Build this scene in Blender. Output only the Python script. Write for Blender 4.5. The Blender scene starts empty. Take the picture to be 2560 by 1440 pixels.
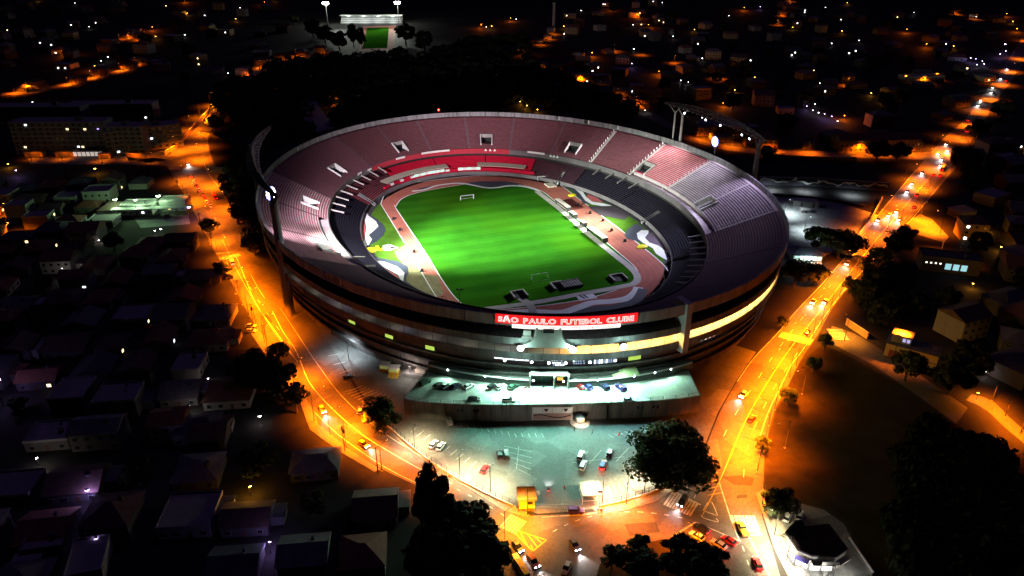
import bpy, bmesh, math, random
from mathutils import Vector, Matrix
SC = bpy.context.scene
COL = SC.collection
R = math.radians
RND = random.Random(11)

# ------------------------------------------------------------------ camera, night sky, moon, exposure
CAM_H, CAM_PITCH, F_PX = 138.0, R(26.7), 1850.0        # drone height over the pitch, tilt, focal length in photo pixels
cam = bpy.data.cameras.new('camera'); camo = bpy.data.objects.new('camera', cam); COL.objects.link(camo)
cam.sensor_width = 36; cam.lens = F_PX / 2560 * 36; cam.clip_start = 1; cam.clip_end = 6000
camo.location = (0, 0, CAM_H); camo.rotation_euler = (math.pi/2 - CAM_PITCH, 0, 0)
SC.camera = camo
W = bpy.data.worlds.new('World'); SC.world = W; W.use_nodes = True
_n = W.node_tree.nodes; _l = W.node_tree.links
_sky = _n.new('ShaderNodeTexSky'); _sky.sky_type = 'NISHITA'; _sky.sun_disc = False
_sky.sun_elevation = R(-4.0); _sky.sun_rotation = R(15); _sky.air_density = 1.0; _sky.dust_density = 2.0
_mix = _n.new('ShaderNodeMix'); _mix.data_type = 'RGBA'; _mix.blend_type = 'MULTIPLY'
_mix.inputs['Factor'].default_value = 1.0; _mix.inputs['B'].default_value = (.85, .42, 1.5, 1)   # city sky glow tints the night violet
_l.new(_sky.outputs[0], _mix.inputs['A']); _l.new(_mix.outputs['Result'], _n['Background'].inputs[0])
_n['Background'].inputs[1].default_value = 0.015
moon = bpy.data.lights.new('moon', 'SUN'); moon.energy = 0.095; moon.angle = R(0.5); moon.color = (.42, .26, 1.0)
mo = bpy.data.objects.new('moon', moon); COL.objects.link(mo); mo.rotation_euler = (R(-24), R(14), 0)
SC.view_settings.view_transform = 'Standard'; SC.view_settings.look = 'None'
SC.view_settings.exposure = 0.0; SC.view_settings.gamma = 1.0; SC.view_settings.use_curve_mapping = False
SC.render.engine = 'CYCLES'
SC.cycles.use_denoising = True
SC.cycles.max_bounces = 4; SC.cycles.diffuse_bounces = 2; SC.cycles.glossy_bounces = 2
SC.cycles.transparent_max_bounces = 6; SC.cycles.sample_clamp_indirect = 3.0; SC.cycles.sample_clamp_direct = 0
SC.cycles.caustics_reflective = False; SC.cycles.caustics_refractive = False

# ------------------------------------------------------------------ survey: a photo point on a level plane -> metres
def survey(px, py, z=0.0):
    u = (px - 1280) / F_PX; v = (py - 720) / F_PX
    c, s = math.cos(CAM_PITCH), math.sin(CAM_PITCH)
    t = (z - CAM_H) / (-s - v*c)
    return Vector((u*t, (c - v*s)*t, z))
def project(p):
    c, s = math.cos(CAM_PITCH), math.sin(CAM_PITCH); dz = p[2]-CAM_H; fw = p[1]*c - dz*s; return 1280 + F_PX*p[0]/fw, 720 - F_PX*(p[1]*s + dz*c)/fw
ZS = -6.0                                               # street level; the pitch and the upper terrace are z = 0
def G(px, py, z=ZS): return survey(px, py, z)

# ------------------------------------------------------------------ helpers
class MB:
    """collects faces in world (or local) metres; build() links them as ONE mesh object"""
    def __init__(s): s.v = []; s.f = []; s.m = []
    def add(s, vs, fs, m=0):
        o = len(s.v); s.v += [tuple(x) for x in vs]
        for f in fs: s.f.append([o + i for i in f]); s.m.append(m)
        return s
    def quad(s, a, b, c, d, m=0): return s.add([a, b, c, d], [(0, 1, 2, 3)], m)
    def poly(s, pts, m=0): return s.add(pts, [tuple(range(len(pts)))], m)
    def box(s, c, sz, rz=0.0, m=0, top=1.0):
        x, y, z = sz[0]/2, sz[1]/2, sz[2]/2; ca, sa = math.cos(rz), math.sin(rz); vs = []
        for dz, k in ((-z, 1.0), (z, top)):
            for dx, dy in ((-x, -y), (x, -y), (x, y), (-x, y)):
                dx *= k; dy *= k
                vs.append((c[0] + dx*ca - dy*sa, c[1] + dx*sa + dy*ca, c[2] + dz))
        return s.add(vs, [(3, 2, 1, 0), (4, 5, 6, 7), (0, 1, 5, 4), (1, 2, 6, 5), (2, 3, 7, 6), (3, 0, 4, 7)], m)
    def prism(s, pts, z0, z1, m=0, mt=None):
        n = len(pts); vs = [(p[0], p[1], z0) for p in pts] + [(p[0], p[1], z1) for p in pts]
        a = sum(pts[i][0]*pts[(i+1) % n][1] - pts[(i+1) % n][0]*pts[i][1] for i in range(n))
        if a < 0: vs = [(p[0], p[1], z0) for p in pts[::-1]] + [(p[0], p[1], z1) for p in pts[::-1]]
        s.add(vs, [(i, (i+1) % n, n + (i+1) % n, n + i) for i in range(n)] + [tuple(range(n-1, -1, -1))], m)
        o = len(s.v) - n; s.f.append(list(range(o, o + n))); s.m.append(m if mt is None else mt)
        return s
    def tube(s, p, q, r0, r1=None, n=8, m=0):
        r1 = r0 if r1 is None else r1; p = Vector(p); q = Vector(q); d = (q - p)
        if d.length < 1e-6: return s
        d.normalize(); a = d.orthogonal().normalized(); b = d.cross(a); vs = []
        for c, r in ((p, r0), (q, r1)):
            for i in range(n):
                w = 2*math.pi*i/n; vs.append(c + (a*math.cos(w) + b*math.sin(w))*r)
        return s.add(vs, [(i, (i+1) % n, n + (i+1) % n, n + i) for i in range(n)] + [tuple(range(n-1, -1, -1)), tuple(range(n, 2*n))], m)
    def beam(s, p, q, w, h, m=0):
        p = Vector(p); q = Vector(q); d = q - p; d.normalize()
        sd = d.cross(Vector((0, 0, 1)));
        if sd.length < 1e-4: sd = Vector((1, 0, 0))
        sd.normalize(); up = sd.cross(d); vs = []
        for c in (p, q):
            for i, j in ((-1, -1), (1, -1), (1, 1), (-1, 1)): vs.append(c + sd*(w/2*i) + up*(h/2*j))
        return s.add(vs, [(3, 2, 1, 0), (4, 5, 6, 7), (0, 1, 5, 4), (1, 2, 6, 5), (2, 3, 7, 6), (3, 0, 4, 7)], m)
    def strip(s, A, B, m=0):
        n = len(A)
        return s.add(list(A) + list(B), [(i, i+1, n + i+1, n + i) for i in range(n-1)], m)
    def build(s, name, mats, parent=None, org=None, smooth=False):
        ox = Vector(org) if org is not None else Vector((0, 0, 0))
        me = bpy.data.meshes.new(name); me.from_pydata([(x[0]-ox.x, x[1]-ox.y, x[2]-ox.z) for x in s.v], [], s.f)
        if not isinstance(mats, (list, tuple)): mats = [mats]
        for k in mats: me.materials.append(k)
        if len(mats) > 1: me.polygons.foreach_set('material_index', s.m)
        if smooth: me.polygons.foreach_set('use_smooth', [True]*len(me.polygons))
        me.update()
        return link(name, me, parent, ox)
def link(name, data, parent=None, loc=(0, 0, 0), rz=0.0):
    o = bpy.data.objects.new(name, data); COL.objects.link(o)
    loc = Vector(loc)
    if parent is not None:
        o.parent = parent
        loc = loc - parent.location if parent.get('_world') else loc
    o.location = loc; o.rotation_euler = (0, 0, rz)
    return o
def tag(o, label=None, cat=None, group=None, kind=None):
    if label: o['label'] = label
    if cat: o['category'] = cat
    if group: o['group'] = group
    if kind: o['kind'] = kind
    return o
def thing(name, label, cat, loc=(0, 0, 0), rz=0.0, group=None, world=False):
    """an Empty at the thing's base; world=True: its parts are given in world metres"""
    o = bpy.data.objects.new(name, None); COL.objects.link(o); o.empty_display_size = .5
    o.location = loc; o.rotation_euler = (0, 0, rz)
    if world: o['_world'] = 1
    return tag(o, label, cat, group)
def struct(name, mb, mats, **k):
    return tag(mb.build(name, mats, **k), kind='structure')
def copy_tree(o, parent=None):
    c = o.copy(); COL.objects.link(c); c.parent = parent
    for ch in o.children: copy_tree(ch, c)
    return c
def place(proto, loc, rz=0.0, label=None, group=None, scale=None, cat=None):
    """a copy of a prototype thing with copies of its parts (prototypes are removed at the end)"""
    o = copy_tree(proto)
    o.location = loc; o.rotation_euler = (0, 0, rz)
    if scale is not None: o.scale = (scale,)*3 if not isinstance(scale, (tuple, list)) else scale
    return tag(o, label, cat, group)
def kids(o, stem):
    return [c for c in o.children if c.name.split('.')[0] == stem]
def recolour(o, m, slot=0):
    o.material_slots[slot].link = 'OBJECT'; o.material_slots[slot].material = m
def part(name, mb, mat, parent, smooth=False):
    """a part in its thing's own metres"""
    return mb.build(name, mat, parent=parent, smooth=smooth)

# ------------------------------------------------------------------ materials (all procedural)
MATS = {}
def M(name, base=(.5, .5, .5), rough=.85, var=.18, scale=.6, bump=0.0, metal=0.0, spec=.35, coord='Object', fine=None, streak=0.0):
    if name in MATS: return MATS[name]
    m = bpy.data.materials.new(name); m.use_nodes = True; nt = m.node_tree; n, l = nt.nodes, nt.links
    b = n['Principled BSDF']; b.inputs['Roughness'].default_value = rough; b.inputs['Metallic'].default_value = metal
    b.inputs['Specular IOR Level'].default_value = spec
    tc = n.new('ShaderNodeTexCoord')
    nz = n.new('ShaderNodeTexNoise'); nz.inputs['Scale'].default_value = scale; nz.inputs['Detail'].default_value = 6
    nz.inputs['Roughness'].default_value = .65
    if streak:                                                  # rain streaks: noise drawn out downwards
        mp = n.new('ShaderNodeMapping'); mp.inputs['Scale'].default_value = (1, 1, streak); l.new(tc.outputs[coord], mp.inputs['Vector']); l.new(mp.outputs['Vector'], nz.inputs['Vector'])
    else: l.new(tc.outputs[coord], nz.inputs['Vector'])
    rp = n.new('ShaderNodeMapRange'); rp.inputs['From Min'].default_value = .25; rp.inputs['From Max'].default_value = .75
    rp.inputs['To Min'].default_value = 1 - var; rp.inputs['To Max'].default_value = 1 + var
    l.new(nz.outputs['Fac'], rp.inputs['Value'])
    mx = n.new('ShaderNodeMix'); mx.data_type = 'RGBA'; mx.blend_type = 'MULTIPLY'; mx.inputs['Factor'].default_value = 1
    mx.inputs['A'].default_value = (*base, 1)
    l.new(rp.outputs['Result'], mx.inputs['B']); l.new(mx.outputs['Result'], b.inputs['Base Color'])
    if bump:
        bp = n.new('ShaderNodeBump'); bp.inputs['Strength'].default_value = bump; bp.inputs['Distance'].default_value = .1
        n2 = n.new('ShaderNodeTexNoise'); n2.inputs['Scale'].default_value = fine or scale*8; n2.inputs['Detail'].default_value = 4
        l.new(tc.outputs[coord], n2.inputs['Vector']); l.new(n2.outputs['Fac'], bp.inputs['Height']); l.new(bp.outputs['Normal'], b.inputs['Normal'])
    m['noise'] = nz.name
    MATS[name] = m; return m
def EM(name, col, strength):
    if name in MATS: return MATS[name]
    m = bpy.data.materials.new(name); m.use_nodes = True; nt = m.node_tree
    b = nt.nodes['Principled BSDF']; b.inputs['Base Color'].default_value = (*[min(1, c*.8) for c in col], 1)
    b.inputs['Emission Color'].default_value = (*col, 1); b.inputs['Emission Strength'].default_value = strength
    nz = nt.nodes.new('ShaderNodeTexNoise'); nz.inputs['Scale'].default_value = 3
    mr = nt.nodes.new('ShaderNodeMapRange'); mr.inputs['To Min'].default_value = strength*.85; mr.inputs['To Max'].default_value = strength*1.15
    nt.links.new(nz.outputs['Fac'], mr.inputs['Value']); nt.links.new(mr.outputs['Result'], b.inputs['Emission Strength'])
    m.cycles.emission_sampling = 'NONE' if strength < 20 else 'AUTO'
    MATS[name] = m; return m
def asphalt(name, base, patch=.35):
    m = M(name, base, rough=.8, var=.22, scale=.09, bump=.25, fine=6)
    if m.get('done'): return m
    m['done'] = 1; nt = m.node_tree; n, l = nt.nodes, nt.links; b = n['Principled BSDF']
    src = b.inputs['Base Color'].links[0].from_socket
    tc = n.new('ShaderNodeTexCoord')
    vo = n.new('ShaderNodeTexVoronoi'); vo.inputs['Scale'].default_value = .11; vo.inputs['Randomness'].default_value = 1
    l.new(tc.outputs['Object'], vo.inputs['Vector'])
    g = n.new('ShaderNodeTexNoise'); g.inputs['Scale'].default_value = 1.4; g.inputs['Detail'].default_value = 8; g.inputs['Roughness'].default_value = .75
    l.new(tc.outputs['Object'], g.inputs['Vector'])
    mr = n.new('ShaderNodeMapRange'); mr.inputs['To Min'].default_value = 1 - patch; mr.inputs['To Max'].default_value = 1 + patch*.6
    hs = n.new('ShaderNodeSeparateColor'); l.new(vo.outputs['Color'], hs.inputs[0]); l.new(hs.outputs[0], mr.inputs['Value'])
    m2 = n.new('ShaderNodeMapRange'); m2.inputs['From Min'].default_value = .3; m2.inputs['From Max'].default_value = .7
    m2.inputs['To Min'].default_value = .62; m2.inputs['To Max'].default_value = 1.35; l.new(g.outputs['Fac'], m2.inputs['Value'])
    mu = n.new('ShaderNodeMath'); mu.operation = 'MULTIPLY'; l.new(mr.outputs[0], mu.inputs[0]); l.new(m2.outputs[0], mu.inputs[1])
    mx = n.new('ShaderNodeMix'); mx.data_type = 'RGBA'; mx.blend_type = 'MULTIPLY'; mx.inputs['Factor'].default_value = 1
    l.new(src, mx.inputs['A']); l.new(mu.outputs[0], mx.inputs['B']); l.new(mx.outputs['Result'], b.inputs['Base Color'])
    return m

ASPH = asphalt('asphalt', (.085, .080, .078))
LOT = asphalt('lot_asphalt', (.105, .108, .108), .34)
TERR = asphalt('terrace_concrete', (.29, .30, .29), .2)
WALKM = asphalt('pavement_slabs', (.17, .155, .14), .2)
GROUND = M('dark_soil', (.026, .024, .024), spec=.05, var=.5, scale=.02, bump=.3, fine=.8)
LAWN = M('dark_lawn', (.026, .021, .011), spec=.0, var=.45, scale=.08, bump=.4, fine=3)
PAINT = M('road_paint_white', (.42, .41, .39), rough=.7, var=.6, scale=.9)
YPAINT = M('road_paint_yellow', (.42, .26, .04), rough=.7, var=.6, scale=.9)
CONC = M('concrete', (.32, .30, .29), var=.2, scale=.25, bump=.2, fine=3)
CONCL = M('light_concrete', (.50, .48, .46), var=.15, scale=.3, bump=.15, fine=3)
CONCD = M('stained_concrete', (.12, .11, .115), var=.35, scale=.15, bump=.2, fine=2)
DARKC = M('dark_recess', (.030, .028, .034), var=.2, scale=.3)
WHITE = M('white_paint', (.78, .78, .76), rough=.6, var=.08)
METAL = M('galvanised_steel', (.20, .20, .21), rough=.5, metal=.6, var=.15, scale=2)
DMETAL = M('dark_steel', (.045, .043, .048), rough=.5, metal=.3, var=.2, scale=2)
BLACK = M('black_rubber', (.015, .015, .016), rough=.7, var=.2)
GLASS = M('tinted_glass', (.018, .022, .028), rough=.08, var=.1, spec=.8)
BARK = M('bark', (.070, .048, .032), var=.4, scale=1.5, bump=.6, fine=8)
LEAF = M('foliage', (.045, .060, .022), rough=.9, spec=.05, var=.45, scale=.35)
LEAFD = M('dark_foliage', (.024, .032, .016), rough=.9, spec=.05, var=.45, scale=.3)
# ------------------------------------------------------------------ lamps' own lights
def lamp_data(name, kind, power, col, size=None, blend=.5, radius=.25):
    d = bpy.data.lights.new(name, kind); d.energy = power; d.color = col
    if kind == 'SPOT': d.spot_size = R(size); d.spot_blend = blend
    d.shadow_soft_size = radius
    return d
def aim(o, tgt):
    """point a lamp (in its parent's own metres) at a target"""
    o.rotation_euler = (Vector(tgt) - o.location).to_track_quat('-Z', 'Y').to_euler()
SODIUM = (1.0, .155, .0015); AMBER = (1.0, .27, .012); WARMW = (1.0, .80, .42); COOL = (.80, .95, 1.0); GREENW = (.62, 1.0, .80); VIOLET = (.66, .62, 1.0)

# ================================================================== GROUND, ROADS, LOTS
def px_poly(pts, z): return [G(x, y, z) for x, y in pts]
def smooth_line(pts, step=3.0):
    """Catmull-Rom through surveyed points, resampled every few metres"""
    P = [Vector(p) for p in pts]; out = []
    for i in range(len(P)-1):
        a, b, c, d = P[max(i-1, 0)], P[i], P[i+1], P[min(i+2, len(P)-1)]
        n = max(2, int((c-b).length/step))
        for k in range(n):
            t = k/n
            out.append(.5*((2*b) + (c-a)*t + (2*a-5*b+4*c-d)*t*t + (3*b-a-3*c+d)*t**3))
    out.append(P[-1]); return out
def resample(pts, n):
    L = [0.0]
    for i in range(1, len(pts)): L.append(L[-1] + (pts[i]-pts[i-1]).length)
    out = []; j = 0
    for k in range(n):
        s = L[-1]*k/(n-1)
        while j < len(pts)-2 and L[j+1] < s: j += 1
        f = (s-L[j])/max(1e-6, L[j+1]-L[j]); out.append(pts[j].lerp(pts[j+1], min(1, max(0, f))))
    return out
def ribbon(pts, w):
    A, B = [], []
    for i, p in enumerate(pts):
        d = pts[min(i+1, len(pts)-1)] - pts[max(i-1, 0)]; d.z = 0; d.normalize(); nrm = Vector((-d.y, d.x, 0))
        A.append(p + nrm*(w/2)); B.append(p - nrm*(w/2))
    return A, B
g = MB(); g.quad((-2200, -300, ZS), (2200, -300, ZS), (2200, 3000, ZS), (-2200, 3000, ZS)); ground = struct('ground', g, GROUND)
ZR = ZS + .03; ZM = ZS + .05
def road(name, Lpx, Rpx, mat=ASPH, z=ZR, step=4.0):
    L = smooth_line([G(x, y, z) for x, y in Lpx], step); Rr = smooth_line([G(x, y, z) for x, y in Rpx], step)
    n = max(len(L), len(Rr)); L = resample(L, n); Rr = resample(Rr, n)
    return struct(name, MB().strip(L, Rr), mat)
left_ave = road('left_avenue',
    [(552, 236), (520, 270), (470, 330), (424, 385), (413, 405), (445, 460), (480, 520), (522, 600), (565, 680), (605, 755), (640, 815), (690, 890), (735, 950), (770, 1005), (800, 1062), (868, 1118), (955, 1172), (1060, 1222), (1150, 1262), (1235, 1300)],
    [(562, 236), (552, 270), (545, 300), (520, 345), (540, 420), (590, 490), (640, 570), (690, 650), (745, 740), (790, 810), (830, 872), (870, 940), (908, 1000), (960, 1060), (1020, 1110), (1090, 1160), (1165, 1205), (1230, 1240), (1290, 1272), (1330, 1290)])
left_lane = road('left_side_street',
    [(318, 392), (360, 396), (400, 390), (425, 384)], [(318, 402), (360, 407), (400, 403), (430, 405)], z=ZR-.01)
right_ave = road('right_avenue',
    [(2600, 20), (2545, 110), (2500, 180), (2455, 240), (2410, 300), (2355, 350), (2290, 425), (2205, 526), (2144, 600), (2090, 672), (2045, 726), (1990, 780), (1941, 836), (1885, 895), (1843, 954), (1800, 1030), (1768, 1110), (1735, 1185), (1700, 1235)],
    [(2660, 20), (2590, 110), (2545, 180), (2500, 240), (2462, 300), (2430, 350), (2385, 425), (2300, 520), (2225, 600), (2165, 672), (2115, 726), (2075, 780), (2045, 836), (2005, 895), (1975, 954), (1935, 1030), (1915, 1110), (1900, 1185), (1905, 1260)])
junction = struct('junction_road', MB().poly(px_poly([(1225, 1296), (1330, 1289), (1450, 1284), (1560, 1272), (1640, 1245), (1702, 1205), (1800, 1110), (1912, 1110), (1905, 1290), (1960, 1470), (1230, 1470), (1215, 1400)], ZR-.012)), ASPH)
far_road = road('far_orange_street', [(1340, 172), (1400, 188), (1470, 210), (1530, 232), (1590, 258), (1650, 292), (1700, 320)], [(1345, 180), (1395, 200), (1450, 222), (1510, 248), (1570, 272), (1620, 296), (1670, 322)])
back_street = road('back_street', [(1690, 330), (1800, 360), (1900, 372), (2050, 378), (2200, 378), (2330, 380)], [(1690, 342), (1800, 372), (1900, 386), (2050, 394), (2200, 396), (2310, 400)])
west_street = road('west_street', [(0, 232), (100, 222), (240, 190), (350, 160)], [(0, 240), (100, 230), (240, 199), (355, 168)])
wood_street = road('wood_street', [(590, 198), (640, 170), (700, 148), (800, 136), (830, 140)], [(600, 206), (650, 182), (710, 158), (800, 144), (830, 148)])
plaza = struct('side_plaza', MB().poly(px_poly([(2262, 560), (2300, 535), (2330, 548), (2372, 592), (2360, 606), (2300, 588), (2265, 580)], ZR-.008)), WALKM)
side_rd = road('corner_street', [(2080, 815), (2130, 830), (2200, 872), (2260, 910), (2340, 965), (2420, 1020)], [(2065, 850), (2110, 875), (2170, 905), (2230, 945), (2310, 1000), (2390, 1060)], z=ZR-.01)
east_rd = road('east_lane', [(2430, 985), (2480, 1000), (2520, 1040), (2560, 1075), (2600, 1110)], [(2415, 1000), (2460, 1020), (2505, 1062), (2550, 1100), (2600, 1140)])
verge = struct('verge_lawn', MB().poly(px_poly([(1985, 915), (2060, 860), (2150, 905), (2230, 950), (2310, 1010), (2420, 1080), (2600, 1220), (2600, 1480), (2215, 1480), (2120, 1310), (2060, 1270), (1990, 1252), (1935, 1262), (1910, 1225), (1915, 1110), (1940, 1030), (1975, 960)], ZS+.012)), LAWN)
# the lower car park: wraps the stadium's near side down to the fence
lower_lot = struct('lower_car_park', MB().poly(px_poly([(905, 985), (830, 872), (760, 770), (900, 800), (1400, 1000), (1800, 850), (1890, 880), (1840, 952), (1795, 1030), (1765, 1105), (1700, 1190), (1640, 1228), (1500, 1268), (1440, 1278), (1345, 1284), (1275, 1262), (1130, 1192), (1040, 1130), (960, 1058)], ZS+.018)), LOT)
# a raised pavement with a kerb between fence and road
def kerbed(name, pts, mat=WALKM, h=.14):
    return struct(name, MB().prism(px_poly(pts, ZS), ZS, ZS+h), mat)
kerbed('lot_pavement', [(975, 1075), (1040, 1131), (1130, 1193), (1275, 1263), (1318, 1282), (1312, 1292), (1260, 1278), (1165, 1218), (1080, 1165), (1005, 1112)])
kerbed('corner_pavement', [(1480, 1272), (1500, 1269), (1640, 1229), (1700, 1192), (1712, 1206), (1690, 1222), (1640, 1254), (1570, 1276), (1500, 1286)])
kerbed('shop_pavement', [(1890, 1235), (1908, 1222), (1935, 1265), (1985, 1370), (2040, 1470), (1985, 1470), (1935, 1370)])
kerbed('left_pavement', [(640, 815), (690, 890), (735, 950), (770, 1005), (798, 1062), (866, 1119), (952, 1174), (935, 1180), (850, 1130), (775, 1075), (752, 1010), (715, 955), (668, 895), (620, 822)])
kerbed('park_island', [(1500, 1410), (1560, 1372), (1650, 1350), (1712, 1345), (1760, 1380), (1800, 1440), (1810, 1480), (1480, 1480)], LAWN)
struct('shop_forecourt', MB().poly(px_poly([(1940, 1262), (1990, 1255), (2060, 1275), (2110, 1310), (2180, 1440), (2200, 1480), (1990, 1480), (1955, 1380)], ZS+.02)), LOT)
struct('service_yard', MB().poly(px_poly([(1925, 488), (2085, 500), (2215, 545), (2140, 602), (2060, 640), (1985, 660), (1960, 620), (1955, 560)], ZS+.02)), TERR)
struct('apartment_forecourt', MB().poly(px_poly([(70, 395), (330, 390), (430, 400), (440, 415), (320, 412), (75, 410)], ZS+.02)), LOT)

# ---- painted markings: each line, dash and stripe is a part of the road it lies on
def paint_line(road_o, pts_px, w=.25, mat=PAINT, name='edge_line', z=ZM):
    P = smooth_line([G(x, y, z) for x, y in pts_px], 4); A, B = ribbon(P, w)
    return MB().strip(A, B).build(name, mat, parent=road_o)
def paint_dashes(road_o, pts_px, dash=3.5, gap=6.0, w=.2, mat=PAINT, z=ZM, name='lane_dash'):
    P = smooth_line([G(x, y, z) for x, y in pts_px], .5); L = 0.0; cur = []; on = True
    for i in range(1, len(P)):
        L += (P[i]-P[i-1]).length
        if on: cur.append(P[i])
        if L > (dash if on else gap):
            if on and len(cur) > 1:
                A, B = ribbon([cur[0], cur[-1]], w); MB().strip(A, B).build(name, mat, parent=road_o)
            on = not on; L = 0.0; cur = []
def zebra(road_o, a_px, b_px, n, length, w=.55, name='zebra_stripe', mat=PAINT, along=None):
    """n stripes from a to b, each of a given length along the traffic"""
    a, b = G(*a_px, ZM+.01), G(*b_px, ZM+.01); d = (b-a).normalized(); nr = Vector((-d.y, d.x, 0))
    if along is not None: nr = (G(*along[1])-G(*along[0])).normalized()
    for k in range(n):
        c = a.lerp(b, (k+.5)/n); o = d*(w/2); q = nr*(length/2)
        MB().quad(c-o-q, c+o-q, c+o+q, c-o+q).build(name, mat, parent=road_o)
paint_line(left_ave, [(590, 640), (615, 700), (640, 760), (690, 830), (735, 892)], .3)
paint_line(left_ave, [(556, 600), (600, 690), (650, 775), (700, 850), (745, 905)], .2)
paint_line(left_ave, [(628, 688), (645, 720), (662, 746)], .25); paint_line(left_ave, [(681, 778), (708, 830), (735, 868), (748, 895)], .3)
paint_line(left_ave, [(750, 900), (770, 950), (800, 990), (850, 1040), (910, 1090), (975, 1130), (1040, 1167), (1130, 1210)], .3)
paint_line(left_ave, [(786, 1030), (850, 1090), (961, 1167), (1060, 1216)], .25)
paint_line(left_ave, [(700, 770), (740, 830), (790, 905), (850, 985), (930, 1060), (1010, 1115), (1100, 1165), (1190, 1210)], .2)
paint_dashes(left_ave, [(500, 470), (540, 550), (580, 630), (620, 710), (680, 800), (740, 880)], 4, 9)
paint_dashes(left_ave, [(1140, 1222), (1200, 1252), (1262, 1290)], 1.4, 1.8, .25)
zebra(left_ave, (425, 421), (492, 424), 14, 3.5, .5); zebra(left_ave, (552, 648), (600, 636), 10, 3.5, .6)
paint_line(left_ave, [(540, 634), (580, 630)], .4, name='stop_line'); paint_line(left_ave, [(510, 408), (520, 432), (545, 465)], .3)
zebra(left_ave, (1262, 1300), (1304, 1320), 6, 5.5, .55)
paint_line(right_ave, [(2290, 425), (2205, 526), (2144, 606), (2060, 705), (1997, 771), (1941, 836), (1885, 895), (1843, 954)], .25)
paint_line(right_ave, [(2375, 430), (2290, 535), (2220, 608), (2165, 668), (2110, 726), (2062, 790), (2009, 872), (1980, 909), (1952, 965), (1921, 1030), (1897, 1100)], .25)
paint_line(right_ave, [(2335, 430), (2245, 535), (2180, 612), (2110, 700), (2040, 790), (1975, 872), (1910, 970), (1860, 1060), (1830, 1130), (1800, 1200), (1755, 1290)], .3, YPAINT)
paint_dashes(right_ave, [(2300, 440), (2222, 540), (2160, 612), (2075, 715), (2010, 790), (1940, 880), (1880, 970), (1830, 1050), (1800, 1110)], 4, 8)
paint_dashes(right_ave, [(2352, 440), (2270, 535), (2200, 610), (2130, 700), (2055, 800), (1995, 880), (1935, 970), (1890, 1060), (1868, 1120), (1858, 1200)], 4, 8)
zebra(right_ave, (1950, 836), (2030, 856), 15, 5.0, .6, along=((1975, 872), (2040, 790)))
zebra(side_rd, (2085, 822), (2105, 850), 8, 6, .6)
zebra(junction, (1668, 1245), (1738, 1275), 10, 6.0, .6, along=((1700, 1245), (1670, 1290)))
zebra(junction, (1830, 1308), (1895, 1310), 7, 6.0, .75, along=((1862, 1290), (1875, 1330)))
paint_dashes(junction, [(1380, 1330), (1430, 1306), (1490, 1288), (1570, 1279), (1650, 1285), (1718, 1297)], 1.6, 1.4, .28)
paint_line(junction, [(1400, 1290), (1470, 1286), (1545, 1270), (1605, 1255), (1650, 1240), (1682, 1222)], .3)
paint_line(junction, [(1355, 1293), (1430, 1287), (1500, 1279), (1560, 1267), (1630, 1247), (1660, 1230)], .2)
paint_line(junction, [(1680, 1342), (1738, 1306)], .5, name='stop_line'); paint_line(junction, [(1740, 1306), (1848, 1352)], .35); paint_line(junction, [(1798, 1205), (1812, 1250), (1832, 1310), (1850, 1354)], .3)
paint_line(junction, [(1865, 1338), (1905, 1336)], .45, name='stop_line'); paint_line(junction, [(1872, 1342), (1900, 1395), (1930, 1450)], .25)
paint_dashes(junction, [(1855, 1362), (1868, 1400), (1882, 1450)], 2, 2, .25); paint_line(junction, [(1688, 1230), (1720, 1246), (1752, 1262)], .35, name='stop_line')
paint_line(junction, [(1715, 1222), (1733, 1192)], .2); paint_line(junction, [(1735, 1246), (1752, 1208)], .2)
paint_line(junction, [(1758, 1276), (1768, 1258), (1780, 1256), (1792, 1284), (1790, 1288), (1758, 1276)], .25, name='island_outline')
paint_line(junction, [(1752, 1288), (1762, 1296), (1796, 1305), (1790, 1296)], .25, name='island_outline')
for k in range(6): paint_line(right_ave, [(1770 + k*4.2, 1238 - k*17), (1803 - k*2.6, 1232 - k*17)], .25, YPAINT, 'hatch_stripe')
tri = [(1279, 1322), (1366, 1350), (1331, 1378), (1279, 1322)]
paint_line(junction, tri[:2], .4, YPAINT, 'hatch_outline'); paint_line(junction, tri[1:3], .4, YPAINT, 'hatch_outline'); paint_line(junction, tri[2:], .4, YPAINT, 'hatch_outline')
for a, b in (((1300, 1330), (1318, 1362)), ((1318, 1334), (1342, 1366)), ((1335, 1340), (1354, 1357)), ((1327, 1362), (1333, 1376))): paint_line(junction, [a, b], .4, YPAINT, 'hatch_stripe')
paint_dashes(junction, [(1326, 1382), (1312, 1402), (1296, 1440)], 1.8, 2.2, .25)
# parking bays of the lower car park
def bay(a, b, w=.14): paint_line(lower_lot, [a, b], w, PAINT, 'bay_line', ZS+.04)
for k in range(5): bay((1260 + k*9, 1115 + k*14.5), (1332 - k*1.5, 1130 + k*14.5) if k else (1332, 1130))
bay((1297, 1116), (1291, 1173))
for k in range(12):
    x, y = 1026 + k*16.5, 1073 + k*9.6; bay((x, y + 8), (x + 17, y - 6))
for k in range(13):
    x = 1150 + k*17; y = 1057 + (k*3.1 if k < 8 else 25); bay((x, y), (x + 5, y + 11))
for k in range(9): bay((1520 + k*14, 1086 - k*2.5), (1534 + k*14, 1094 - k*2.5))
for k in range(4): bay((1438 + k*34, 1163 - k*3), (1470 + k*34, 1128 - k*3))
bay((1431, 1157), (1560, 1142))
for k in range(9): bay((1505 + k*14, 1218 - k*3.4), (1513 + k*14, 1237 - k*3.6))
for k in range(8): bay((862 + k*8, 980 + k*5), (905 + k*10, 965 + k*3.5))
for k in range(5): bay((820 + k*14, 890 + k*22), (850 + k*14, 884 + k*20))
struct('hatched_bay', MB().poly(px_poly([(975, 930), (1003, 926), (993, 948), (968, 944)], ZS+.045)), YPAINT)
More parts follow.
